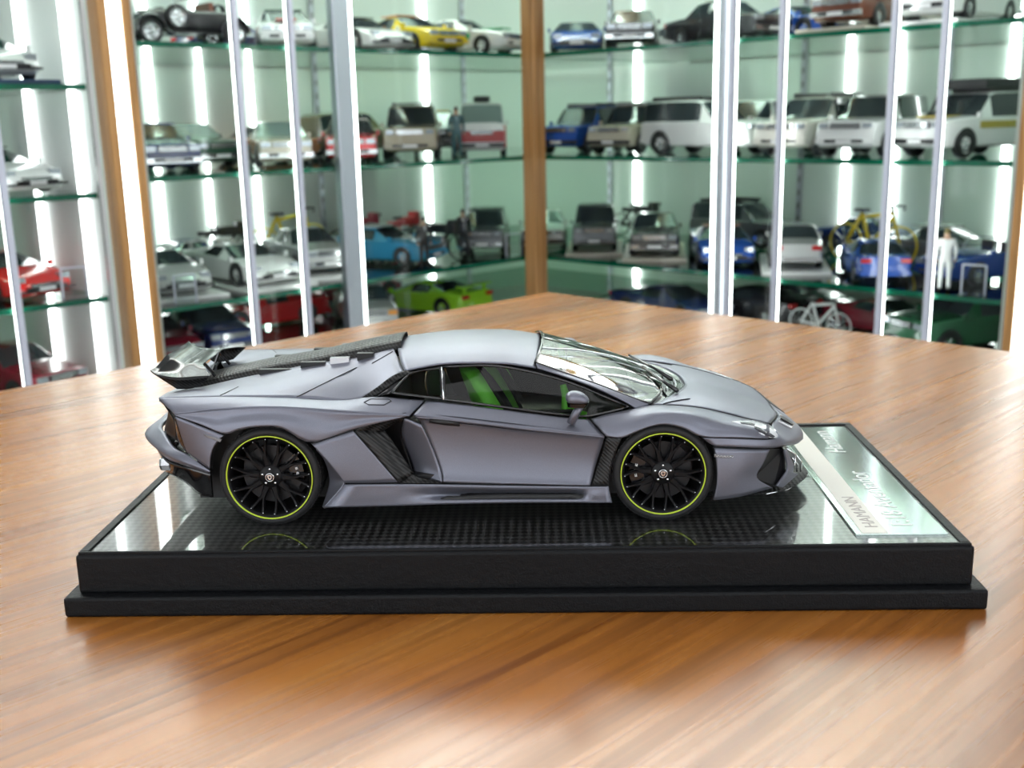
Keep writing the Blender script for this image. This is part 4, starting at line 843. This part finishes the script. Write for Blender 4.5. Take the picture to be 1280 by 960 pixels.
    if wing:
        m = MB(); m.box((-f+.02, -hw*.88, st[1][2]+.22+ride), (-f+.36, hw*.88, st[1][2]+.26+ride))
        for sy in (-1, 1): m.box((-f+.12, sy*hw*.6-.03, st[1][2]-.06+ride), (-f+.24, sy*hw*.6+.03, st[1][2]+.23+ride))
        m.build('rear_wing', pm, c)
    if stripe:
        zsd = st[len(st)//2][1]
        for sy in (-1, 1):
            m = MB(); m.box((-L*.30, sy*hw-.012, zsd-.32+ride), (L*.18, sy*hw+.012, zsd-.12+ride)); m.build('side_stripe', cpaint(stripe), c)
        m = MB(); zh = st[-4][2]; m.box((L*.20, -hw*.35, zh-.05+ride), (L*.42, hw*.35, zh+.005+ride)); m.build('hood_stripe', cpaint(stripe), c)
    if two:
        m = MB(); zsd = st[3][1]
        m.box((-f*.97, -hw-.010, cl+.1), (f*.96, hw+.010, zsd-.12)); m.box((f*.9, -hw*.94, cl+.3), (f+.008, hw*.94, zsd-.28)); m.build('lower_body_band', cpaint(two), c)
    if seats:
        for sy in (-1, 1):
            box('seat', (-.35, sy*.38-.24, .6), (-.15, sy*.38+.24, 1.12), cpaint(seats, .5), c, .04)
        zc = st[6][2]
        m = MB(); m.add(tube([(.55, -hw*.7, .88), (.35, -hw*.62, 1.28), (.35, hw*.62, 1.28), (.55, hw*.7, .88)], .025, 6)); m.build('windscreen_frame', 'toy_chrome', c)
    if spare:
        o = link('spare_wheel', wm, None, c); o.location = (.3, 0, H+.22); o.rotation_euler = (math.radians(-90), 0, 0)
    if snorkel:
        m = MB(); m.add(tube([(1.1, -hw-.03, 1.1), (.75, -hw*.98, 1.25), (.5, -hw*.86, 1.9), (.62, -hw*.86, 2.0)], .05, 6)); m.build('snorkel', 'toy_black', c)
    if base:
        bo = box('display_slab', (-L*.56/18*sc, -W*.64/18*sc, 0), (L*.56/18*sc, W*.64/18*sc, .006), base[0], None, .001)
        bo.location = (loc[0], loc[1], z+.0002); bo.rotation_euler = (0, 0, math.radians(head))
        tag(bo, base[1], 'display slab', 'display slabs in the cabinets')
    return c
_ARCH = {}
def wheel_me_arch(wr):
    if wr not in _ARCH:
        vs_, fs = lathe([(wr*.5, .0), (wr*1.13, .0), (wr*1.15, .05), (wr*.5, .05)], 20)
        me = mesh('wheel_arch', [(x, y, max(z, -wr*.55)) for x, y, z in vs_], fs); me.materials.append(MATS['toy_black']); _ARCH[wr] = me
    return _ARCH[wr]
def roadster(loc, head, label, group):
    """open pre-war roadster with separate flowing wings"""
    c = empty('vintage_roadster', (loc[0], loc[1], loc[2]+.0003), math.radians(head), 1/18); tag(c, label, 'model car', group)
    net = []
    for x, hw, zb, zt in ((-1.9, .30, .50, .72), (-1.5, .52, .42, .95), (-.9, .62, .40, 1.02), (-.2, .62, .40, 1.0), (.1, .55, .42, 1.02), (.9, .44, .45, 1.0), (1.55, .34, .48, .95), (1.62, .30, .50, .90)):
        h = [(hw*.8, zb), (hw, zb+.12), (hw, zt-.16), (hw*.75, zt-.03), (0, zt)]
        net.append([(x, -a, b) for a, b in h]+[(x, a, b) for a, b in reversed(h[:-1])])
    g = surf(net, 20, 24); m = MB(); m.add(grid_vf(g, ref=(0, 0, .7))); m.add(([q for q in g[0]], [tuple(range(21))])); m.add(([q for q in g[-1]], [tuple(range(20, -1, -1))]))
    m.build('body', 'toy_black', c, True)
    wm = wheel_me(.36, 'toy_chrome', .15)
    pbr('fender_gloss', (.02, .02, .028), .12, coat=1)
    for x in (-1.25, 1.35):
        for sy in (-1, 1):
            o = link('wheel', wm, None, c); o.location = (x, sy*.74, .36); o.rotation_euler = (0, 0, 0 if sy < 0 else math.pi)
            net = []
            for k in range(11):
                t = math.radians(-10 + k*20) if x > 0 else math.radians(-20+k*20)
                r_ = .45
                cx, cz = x+r_*math.cos(t), .38+r_*math.sin(t)
                if x > 0 and k == 10: cx -= .25; cz -= .02
                net.append([(cx, sy*.46, cz-.03), (cx, sy*.60, cz+.02), (cx, sy*.78, cz), (cx, sy*.80, cz-.06)])
            o = link('wing_fender', mesh('wing_fender', *grid_vf(surf(net, 8, 26), ref=(x, 0, .3)), True), 'fender_gloss', c); solid(o, .02, 0)
    for sy in (-1, 1):
        m = MB(); m.box((-.9, sy*.56-.12, .34), (.85, sy*.56+.12, .38)); m.build('running_board', 'toy_black', c)
        vs_, fs = lathe([(0, -.12), (.07, -.10), (.11, 0), (.11, .02), (0, .03)], 14); mm = Matrix.Translation((1.62, sy*.42, .84)) @ Matrix.Rotation(math.pi/2, 4, 'Z')
        link('headlamp', mesh('headlamp', [mm @ Vector(v) for v in vs_], fs, True), 'toy_chrome', c)
        o = link('spare_wheel', wm, None, c); o.location = (.45, sy*.60, .78); o.rotation_euler = (0, 0, 0 if sy < 0 else math.pi)
    m = MB(); m.box((1.58, -.26, .45), (1.66, .26, 1.0)); m.build('grille', 'toy_chrome', c)
    m = MB(); m.box((1.70, -.7, .40), (1.76, .7, .48)); m.box((1.5, -.3, .40), (1.72, -.26, .46)); m.box((1.5, .26, .40), (1.72, .3, .46)); m.build('front_bumper', 'toy_chrome', c)
    m = MB(); m.add(tube([(.1, -.52, .98), (.0, -.5, 1.3), (.0, .5, 1.3), (.1, .52, .98)], .025, 6)); m.build('windscreen_frame', 'toy_chrome', c)
    m = MB(); m.box((-.75, -.45, .98), (-.60, .45, 1.22)); m.build('seat', cpaint((.2, .06, .03), .5), c)
    m = MB(); m.add(lathe([(.15, -.12), (.20, 0), (.15, .12)], 14), 0, Matrix.Translation((-1.15, 0, 1.05))); m.build('folded_hood', 'toy_black', c)
    return c
def bicycle(loc, head, col, label, group, motor=False, sc=.062):
    """bicycle (or a bulkier motorcycle) with two spoked wheels"""
    c = empty('model_motorcycle' if motor else 'model_bicycle', (loc[0], loc[1], loc[2]+.0003), math.radians(head), sc); tag(c, label, 'model motorcycle' if motor else 'model bicycle', group)
    r_ = .34; wb = 1.06 if not motor else 1.4; pm = cpaint(col, .3); tm = pm if not motor else 'toy_black'
    for x in (-wb/2, wb/2):
        m = MB(); m.add(lathe([(r_-.035, 0), (r_-.02, -.03 if not motor else -.06), (r_, -.01), (r_, .01), (r_-.02, .03 if not motor else .06), (r_-.035, 0)], 28))
        o = m.build('wheel', 'toy_black' if motor else pm, c, True); o.location = (x, 0, r_)
        m = MB()
        for k in range(10): m.box((0, -.004, -.004), (r_-.03, .004, .004), 0, Matrix.Rotation(2*math.pi*k/10, 4, 'Y'))
        m.add(lathe([(0, -.05), (.035, -.05), (.035, .05), (0, .05)], 10)); o = m.build('spokes', 'toy_chrome', c); o.location = (x, 0, r_)
    a, b, s, h, bb = Vector((-wb/2, 0, r_)), Vector((wb/2, 0, r_)), Vector((-.22, 0, .86)), Vector((wb/2-.16, 0, .88)), Vector((-.06, 0, .30))
    m = MB()
    t = .035 if not motor else .05
    for p_, q in ((s, bb), (s+Vector((.02, 0, -.06)), h), (h+Vector((0, 0, -.08)), bb), (a, bb), (a, s), ): m.add(tube([p_, q], t, 8))
    m.build('frame', pm, c, True)
    m = MB(); m.add(tube([h+Vector((-.03, 0, .1)), h, b], t*.8, 8)); m.build('fork', pm, c, True)
    m = MB(); hb = h+Vector((-.03, 0, .1)); m.add(tube([hb+Vector((.12, -.2, -.06)), hb+Vector((.14, -.2, .02)), hb+Vector((0, -.18, .02)), hb+Vector((0, .18, .02)), hb+Vector((.14, .2, .02)), hb+Vector((.12, .2, -.06))], .022, 6)); m.build('handlebar', 'toy_black', c, True)
    m = MB(); m.box((s.x-.14, -.06, s.z+.03), (s.x+.12, .06, s.z+.08)); m.add(tube([s, s+Vector((-.02, 0, .06))], .02, 6)); m.build('saddle', 'toy_black', c)
    m = MB(); m.add(lathe([(0, -.03), (.10, -.03), (.10, .03), (0, .03)], 16), 0, Matrix.Translation(bb)); m.box((bb.x-.02, -.10, bb.z-.17), (bb.x+.02, -.03, bb.z)); m.box((bb.x-.02, .03, bb.z), (bb.x+.02, .10, bb.z+.17)); m.build('crank', 'toy_chrome', c)
    if motor:
        box('tank', (-.12, -.12, .68), (.42, .12, .92), pm, c, .06, 3); box('engine', (-.22, -.15, .26), (.28, .15, .64), 'toy_chrome', c, .03); box('tail', (-.62, -.10, .72), (-.14, .10, .84), pm, c, .04)
        box('fairing', (.40, -.14, .66), (.66, .14, 1.04), pm, c, .06, 3)
    return c
def figurine(loc, head, coat_, label, group, h=.098, skin_=(.55, .33, .22), hair_=(.03, .02, .015), shirt=(.7, .7, .7)):
    """standing figure in a suit: one continuous body, hair and shirt as parts"""
    c = empty('figurine', (loc[0], loc[1], loc[2]+.0002), math.radians(head), h/1.8); tag(c, label, 'figurine', group)
    J = {'pelvis': (0, 0, .95, .13), 'belly': (0, 0, 1.12, .135), 'chest': (.01, 0, 1.34, .16), 'neck': (.0, 0, 1.52, .06), 'head': (.02, 0, 1.64, .095), 'crown': (.02, 0, 1.74, .08)}
    E_ = [('pelvis', 'belly'), ('belly', 'chest'), ('chest', 'neck'), ('neck', 'head'), ('head', 'crown')]
    for s, n in ((-1, 'r'), (1, 'l')):
        J.update({'sh'+n: (0, s*.20, 1.44, .075), 'el'+n: (-.02, s*.26, 1.16, .055), 'wr'+n: (.04, s*.25, .92, .042), 'ha'+n: (.06, s*.245, .82, .04),
                  'hip'+n: (0, s*.10, .90, .10), 'kn'+n: (.02, s*.11, .50, .07), 'an'+n: (0, s*.12, .09, .055), 'to'+n: (.15, s*.13, .045, .045)})
        E_ += [('chest', 'sh'+n), ('sh'+n, 'el'+n), ('el'+n, 'wr'+n), ('wr'+n, 'ha'+n), ('pelvis', 'hip'+n), ('hip'+n, 'kn'+n), ('kn'+n, 'an'+n), ('an'+n, 'to'+n)]
    ks = list(J); me = bpy.data.meshes.new('body'); me.from_pydata([J[k][:3] for k in ks], [(ks.index(a), ks.index(b)) for a, b in E_], [])
    o = bpy.data.objects.new('body', me); COL.objects.link(o)
    sm = o.modifiers.new('skin', 'SKIN')
    for k, sv in zip(ks, me.skin_vertices[0].data): sv.radius = (J[k][3], J[k][3]); sv.use_root = k == 'pelvis'
    su = o.modifiers.new('sub', 'SUBSURF'); su.levels = 2
    dg = bpy.context.evaluated_depsgraph_get(); m2 = bpy.data.meshes.new_from_object(o.evaluated_get(dg)); bpy.data.objects.remove(o)
    m2.materials.clear()
    mi = []
    for p_ in m2.polygons:
        z, x, y = p_.center.z, p_.center.x, abs(p_.center.y)
        k = 0
        if z > 1.50: k = 1
        if y > .19 and z < .90: k = 1
        if z < .10: k = 2
        mi.append(k)
    m2.polygons.foreach_set('material_index', mi); m2.polygons.foreach_set('use_smooth', [True]*len(mi))
    b = link('body', m2, [cpaint(coat_, .6), cpaint(skin_, .5), 'toy_black'], c)
    vs_, fs = lathe([(0, .115), (.06, .10), (.095, .05), (.10, -.01), (.085, -.05)], 14, 'z')
    link('hair', mesh('hair', [(v[0]*.98+.005, v[1]*.9, v[2]+1.70) for v in vs_], fs, True), cpaint(hair_, .6), c)
    m = MB(); m.add(([(.155, -.04, 1.46), (.165, .0, 1.28), (.155, .04, 1.46), (.10, 0, 1.50)], [(0, 1, 2), (0, 2, 3)])); m.build('shirt_front', cpaint(shirt, .5), c)
    return c
def tag_stand(loc, head, label, w_=.035, h_=.045):
    """clear acrylic ticket stand with bright polished edges"""
    c = empty('ticket_stand', (loc[0], loc[1], loc[2]+.0002), math.radians(head)); tag(c, label, 'ticket stand', 'clear ticket stands on the shelves')
    m = MB(); m.box((-.001, -w_/2, 0), (.001, w_/2, h_)); m.build('pane', 'acrylic', c)
    m = MB(); r_ = .0012
    m.box((-r_, -w_/2-r_, 0), (r_, -w_/2+r_, h_)); m.box((-r_, w_/2-r_, 0), (r_, w_/2+r_, h_)); m.box((-r_, -w_/2, h_-r_), (r_, w_/2, h_+r_)); m.build('bright_edge', 'frost', c)
    box('foot', (-.012, -w_/2, 0), (.012, w_/2, .0016), 'acrylic', c)
G = {'L1': 'models on the top shelf with the black vintage roadster',
     'L2': 'models on the second shelf with the red and white van',
     'L3': 'models on the third shelf with the white winged coupe',
     'L4': 'models on the low shelf with the lime green car',
     'R1': 'models on the top shelf with the bright blue car',
     'R2': 'off-roaders on the second shelf',
     'R3': 'models on the third shelf with the blue hatchback',
     'R4': 'models on the low shelf with the dark green off-roader',
     'F1': 'models in the pale cabinet',
     'F2': 'models in the pale cabinet',
     'F3': 'models in the pale cabinet',
     'F4': 'models in the pale cabinet'}
roadster((-0.561, 1.485, TZ+0.295), -136, 'black open vintage roadster with flowing wings and wire-look wheels', G['L1'])
toy('coupe', (-0.447, 1.699, TZ+0.295), -75, (0.78, 0.79, 0.78), 'white rally coupe with red and green stripes behind the aluminium post', G['L1'], stripe=(0.5, 0.05, 0.03), roof=(0.03, 0.15, 0.07), sc=1.0)
toy('sports', (-0.339, 1.820, TZ+0.295), -46, (0.78, 0.79, 0.78), 'white low racer with black roof beside the lit aluminium post', G['L1'], roof=(0.012, 0.012, 0.014), wing=True, sc=1.0)
toy('coupe', (-0.241, 1.876, TZ+0.295), -46, (0.85, 0.62, 0.02), 'bright yellow coupe with an orange roof panel on the top shelf', G['L1'], roof=(0.85, 0.28, 0.03), sc=1.0)
toy('coupe', (-0.143, 1.975, TZ+0.295), -28, (0.78, 0.79, 0.78), 'white classic rally coupe with green stripes next to the bright yellow coupe', G['L1'], stripe=(0.02, 0.3, 0.12), sc=1.0)
toy('sedan', (-0.629, 1.669, TZ+0.098), -46, (0.02, 0.07, 0.04), 'dark green saloon at the back behind the navy saloon', G['L2'], sc=1.0)
toy('sedan', (-0.627, 1.478, TZ+0.098), -58, (0.015, 0.03, 0.12), 'navy blue boxy saloon with chrome bumper', G['L2'], roof=(0.04, 0.06, 0.2), sc=1.0)
toy('sedan', (-0.459, 1.654, TZ+0.098), -72, (0.5, 0.46, 0.36), 'pale champagne saloon with chrome grille beside the navy saloon', G['L2'], glass='toy_glass_pale', sc=1.0)
toy('sedan', (-0.349, 1.765, TZ+0.098), -80, (0.55, 0.02, 0.025), 'red saloon with white roof and broad chrome front', G['L2'], roof=(0.66, 0.64, 0.58), two=None, bumper='toy_chrome', sc=1.0)
toy('suv', (-0.244, 1.878, TZ+0.098), -86, (0.42, 0.36, 0.26), 'tan off-roader with upright slotted grille', G['L2'], rack='rack', grille='toy_chrome', sc=1.0)
toy('suv', (-0.228, 2.184, TZ+0.098), -84, (0.012, 0.012, 0.014), 'black off-roader with yellow roof load behind the tan one', G['L2'], roof=(0.85, 0.62, 0.02), sc=0.9)
toy('van', (-0.111, 1.996, TZ+0.098), -88, (0.78, 0.79, 0.78), 'red and white van with spare wheel on the roof', G['L2'], glass='toy_glass_pale', two=(0.45, 0.03, 0.03), spare=True, bumper='toy_black', sc=1.0)
figurine((-0.153, 1.826, TZ+0.098), -80, (0.04, 0.13, 0.15), 'small figure in teal overalls standing beside the red and white van', 'figures on the shelves', shirt=(0.3, 0.5, 0.5))
toy('sports', (-0.647, 1.492, TZ-0.103), -50, (0.48, 0.49, 0.48), 'low silver sports car in front of the white winged one', G['L3'], base=('white_base', 'white slab under the low silver sports car'), sc=1.0)
toy('sports', (-0.527, 1.583, TZ-0.103), -44, (0.78, 0.79, 0.78), 'white sports coupe with tall rear wing and dark windows', G['L3'], wing=True, base=('white_base', 'white slab under the white winged sports coupe'), sc=1.0)
toy('sedan', (-0.439, 1.725, TZ-0.103), -58, (0.48, 0.49, 0.48), 'silver grey saloon beside the white winged coupe', G['L3'], base=('white_base', 'white slab under the silver grey saloon'), sc=1.0)
toy('coupe', (-0.307, 1.844, TZ-0.103), -24, (0.05, 0.36, 0.62), 'light blue coupe with white roof near the lit post', G['L3'], roof=(0.78, 0.79, 0.78), sc=1.0)
bicycle((-0.510, 1.901, TZ-0.103), 40, (0.85, 0.62, 0.02), 'yellow bicycle at the back behind the silver grey saloon', G['L3'], sc=.105)
bicycle((-0.387, 2.030, TZ-0.103), 46, (0.22, 0.015, 0.03), 'dark red motorcycle behind the light blue coupe', G['L3'], motor=True, sc=.078)
bicycle((-0.292, 2.043, TZ-0.103), 60, (0.55, 0.02, 0.025), 'bright red motorcycle at the back beside the dark red one', G['L3'], motor=True, sc=.078)
bicycle((-0.647, 1.893, TZ-0.103), 40, (0.012, 0.012, 0.014), 'black motorcycle at the back behind the white winged coupe', G['L3'], motor=True, sc=.078)
bicycle((-0.204, 1.874, TZ-0.103), -30, (0.012, 0.012, 0.014), 'black motorcycle with chrome engine beside the suited figure', G['L3'], motor=True, sc=.078)
figurine((-0.215, 1.732, TZ-0.103), -60, (0.012, 0.012, 0.014), 'figure in black suit and white shirt in front of the bright red motorcycle', 'figures on the shelves')
figurine((-0.151, 1.898, TZ-0.103), -85, (0.02, 0.022, 0.03), 'figure in a dark suit standing alone by the lit corner strip', 'figures on the shelves')
toy('suv', (-0.111, 2.026, TZ-0.103), -92, (0.12, 0.13, 0.14), 'grey off-roader with silver bumper next to the corner post', G['L3'], sc=0.85, bumper='toy_chrome')
tag_stand((-0.049, 1.907, TZ-0.103), -60, 'clear ticket stand in front of the grey off-roader')
tag_stand((-0.559, 1.366, TZ-0.103), -50, 'clear ticket stand in front of the low silver sports car')
toy('coupe', (-0.662, 1.482, TZ-0.215), -50, (0.22, 0.015, 0.03), 'maroon coupe on the low shelf beside the lit wood post', G['L4'], sc=1.0)
toy('sedan', (-0.595, 1.564, TZ-0.215), -50, (0.015, 0.03, 0.12), 'dark saloon on the low shelf behind the maroon coupe', G['L4'], sc=1.0)
toy('sports', (-0.546, 1.785, TZ-0.215), -140, (0.55, 0.02, 0.025), 'red sports car on the low shelf with a black roof', G['L4'], roof=(0.012, 0.012, 0.014), sc=1.0)
toy('sedan', (-0.342, 1.777, TZ-0.215), -72, (0.48, 0.49, 0.48), 'silver saloon with square yellow lamps on the low shelf', G['L4'], lamps='toy_amber', sc=1.0)
toy('sports', (-0.223, 1.909, TZ-0.215), -215, (0.33, 0.68, 0.03), 'lime green sports car with rear wing on the low shelf', G['L4'], wing=True, sc=1.0)
toy('sports', (-0.811, 1.289, TZ+0.233), -46, (0.48, 0.49, 0.48), 'silver coupe on a dark blue slab in the pale cabinet', G['F1'], base=('blue_slab', 'dark blue slab under the silver coupe'), sc=1.0)
toy('sports', (-0.815, 1.277, TZ+0.080), -30, (0.78, 0.79, 0.78), 'white sports car with black sills in the pale cabinet', G['F2'], roof=(0.012, 0.012, 0.014), sc=1.0)
toy('sports', (-0.823, 1.284, TZ-0.072), -30, (0.65, 0.02, 0.02), 'bright red winged sports car in the pale cabinet', G['F3'], wing=True, sc=1.0)
tag_stand((-0.681, 1.238, TZ-0.072), -50, 'clear ticket stand beside the bright red winged car')
toy('sedan', (-0.814, 1.281, TZ-0.225), -30, (0.22, 0.015, 0.03), 'dark red saloon on the lowest visible shelf of the pale cabinet', G['F4'], sc=1.0)
toy('sports', (0.087, 2.025, TZ+0.295), -92, (0.02, 0.07, 0.3), 'dark blue supercar nose-on beside the corner post', G['R1'], base=None, sc=1.0)
toy('sedan', (0.195, 1.927, TZ+0.295), -98, (0.012, 0.012, 0.014), 'black saloon with round bright lamps beside the blue supercar', G['R1'], sc=1.0)
toy('sedan', (0.355, 1.789, TZ+0.295), -58, (0.03, 0.03, 0.035), 'black saloon turned sideways beside the lit post', G['R1'], sc=1.0)
toy('sports', (0.486, 1.788, TZ+0.295), -60, (0.02, 0.09, 0.42), 'bright blue sports car just past the lit post', G['R1'], sc=1.0)
toy('sedan', (0.568, 1.583, TZ+0.295), -134, (0.16, 0.05, 0.03), 'brown saloon on a cream tray', G['R1'], base=('tan_base', 'cream tray under the brown saloon'), sc=1.0)
toy('sedan', (0.673, 1.483, TZ+0.295), -134, (0.78, 0.79, 0.78), 'white saloon on a broad white tray', G['R1'], base=('white_base', 'broad white tray under the white saloon'), sc=1.0)
toy('suv', (0.101, 2.018, TZ+0.098), -120, (0.02, 0.09, 0.42), 'blue off-roader with white roof next to the corner post', G['R2'], roof=(0.78, 0.79, 0.78), sc=0.921, rack='rack', bumper='toy_black')
toy('suv', (0.199, 1.921, TZ+0.098), -120, (0.5, 0.46, 0.36), 'beige off-roader with white roof beside the blue one', G['R2'], roof=(0.78, 0.79, 0.78), sc=0.921, rack='rack', bumper='toy_black')
toy('suv', (0.321, 1.743, TZ+0.098), -48, (0.78, 0.79, 0.78), 'white off-roader seen side-on beside the lit post', G['R2'], rack='rack', sc=0.97)
toy('suv', (0.437, 1.946, TZ+0.098), -112, (0.78, 0.79, 0.78), 'white off-roader facing out at the back past the lit post', G['R2'], grille='toy_chrome', sc=0.97)
toy('suv', (0.491, 1.645, TZ+0.098), -130, (0.66, 0.64, 0.58), 'cream white off-roader with chrome grille and black roof rails', G['R2'], grille='toy_chrome', rack='rack', sc=0.97)
toy('suv', (0.574, 1.565, TZ+0.098), -128, (0.78, 0.79, 0.78), 'white off-roader with wide dark grille beside the expedition off-roader', G['R2'], sc=0.97)
toy('suv', (0.696, 1.457, TZ+0.098), -150, (0.78, 0.79, 0.78), 'white expedition off-roader with black roof box and snorkel', G['R2'], rack='box', snorkel=True, stripe=(0.45, 0.35, 0.05), bumper='toy_black', sc=0.97)
toy('sedan', (0.014, 2.094, TZ-0.103), -92, (0.78, 0.79, 0.78), 'white classic saloon nose-on beside the corner post', G['R3'], glass='toy_glass_pale', bumper='toy_black', sc=1.0)
toy('suv', (0.122, 1.993, TZ-0.103), -94, (0.12, 0.13, 0.14), 'dark grey off-roader on a tan slab', G['R3'], sc=0.85, base=('tan_base', 'tan slab under the dark grey off-roader'))
toy('sedan', (0.239, 1.907, TZ-0.103), -96, (0.1, 0.1, 0.1), 'charcoal saloon with large silver grille on a tan slab', G['R3'], grille='toy_chrome', base=('tan_base', 'tan slab under the charcoal saloon'), sc=1.0)
toy('sports', (0.355, 1.793, TZ-0.103), -92, (0.02, 0.09, 0.42), 'blue sports car with brown cabin beside the lit post', G['R3'], roof=(0.3, 0.12, 0.04), sc=1.0)
toy('suv', (0.445, 2.018, TZ-0.103), -46, (0.12, 0.13, 0.14), 'grey off-roader at the back past the lit post', G['R3'], rack='rack', sc=0.9)
toy('sedan', (0.471, 1.680, TZ-0.103), 80, (0.48, 0.49, 0.48), 'silver saloon with red tail lamps facing into the cabinet', G['R3'], sc=0.95, base=('white_base', 'white slab under the silver tail-out saloon'))
toy('sedan', (0.668, 1.875, TZ-0.103), -46, (0.015, 0.03, 0.12), 'navy saloon at the back behind the yellow bicycle', G['R3'], sc=0.9)
bicycle((0.619, 1.700, TZ-0.103), -48, (0.85, 0.62, 0.02), 'yellow bicycle standing behind the blue hatchback', G['R3'], sc=.105)
toy('coupe', (0.575, 1.537, TZ-0.103), 84, (0.02, 0.09, 0.42), 'blue hatchback facing into the cabinet below the yellow bicycle', G['R3'], sc=0.9)
toy('sedan', (0.744, 1.665, TZ-0.103), -44, (0.12, 0.13, 0.14), 'grey saloon with silver roof beside the yellow bicycle', G['R3'], roof=(0.48, 0.49, 0.48), sc=0.9)
toy('coupe', (0.749, 1.475, TZ-0.103), -158, (0.015, 0.06, 0.32), 'open blue roadster with dark seats behind the white racer figure', G['R3'], open_top=True, seats=(0.05, 0.04, 0.04), sc=1.0)
figurine((0.631, 1.354, TZ-0.103), 80, (0.78, 0.79, 0.78), 'figure in white racing overalls seen from behind', 'figures on the shelves', hair_=(0.12, 0.09, 0.01))
tag_stand((0.662, 1.318, TZ-0.103), -130, 'clear ticket stand beside the white racer figure')
toy('sports', (0.259, 1.775, TZ-0.215), -50, (0.015, 0.03, 0.12), 'dark navy sports car on the low shelf by the lit post', G['R4'], sc=1.0)
toy('sports', (0.415, 1.763, TZ-0.215), 130, (0.012, 0.012, 0.014), 'black sports car with red tail lamps on the low shelf', G['R4'], sc=1.0)
toy('sedan', (0.505, 1.819, TZ-0.215), -50, (0.05, 0.06, 0.07), 'charcoal coupe-like saloon on the low shelf past the lit post', G['R4'], sc=0.9)
bicycle((0.496, 1.568, TZ-0.215), -44, (0.78, 0.79, 0.78), 'white bicycle on the low shelf beside the charcoal saloon', G['R4'], sc=.07)
toy('sports', (0.621, 1.610, TZ-0.215), -60, (0.22, 0.015, 0.03), 'maroon sports car on the low shelf beside the white bicycle', G['R4'], sc=0.9)
toy('suv', (0.709, 1.451, TZ-0.215), -160, (0.02, 0.1, 0.045), 'dark green off-roader on the low shelf below the ticket stand', G['R4'], sc=1.0)
toy('sedan', (-0.595, 1.913, TZ+0.295), 46, (0.015, 0.03, 0.12), 'navy saloon at the back above the copper one', G['L1'], sc=0.9)
toy('sedan', (-0.561, 1.949, TZ+0.098), 46, (0.38, 0.13, 0.06), 'copper saloon parked along the back wall of its shelf', G['L2'], sc=0.9)
toy('suv', (-0.401, 2.128, TZ+0.098), 46, (0.13, 0.12, 0.07), 'olive off-roader parked along the back wall of its shelf', G['L2'], sc=0.9)
toy('coupe', (-0.675, 1.781, TZ-0.103), 46, (0.015, 0.03, 0.12), 'small navy coupe along the back wall near the lit wood post', G['L3'], sc=0.85)
toy('sports', (-0.415, 2.087, TZ-0.215), 46, (0.22, 0.015, 0.03), 'maroon racer along the back wall of the low shelf', G['L4'], sc=0.9)
toy('sedan', (0.322, 2.194, TZ+0.295), -44, (0.48, 0.49, 0.48), 'silver saloon along the back wall of the top shelf', G['R1'], sc=0.85)
toy('coupe', (0.620, 1.910, TZ+0.295), -44, (0.55, 0.02, 0.025), 'red coupe along the back wall of the top shelf', G['R1'], sc=0.85)
toy('sedan', (0.681, 1.852, TZ-0.215), -44, (0.48, 0.49, 0.48), 'silver saloon along the back wall of the low shelf', G['R4'], sc=0.9)
bicycle((0.236, 2.234, TZ-0.103), -44, (0.012, 0.012, 0.014), 'black motorcycle along the back wall behind the charcoal saloon', G['R3'], motor=True, sc=.078)
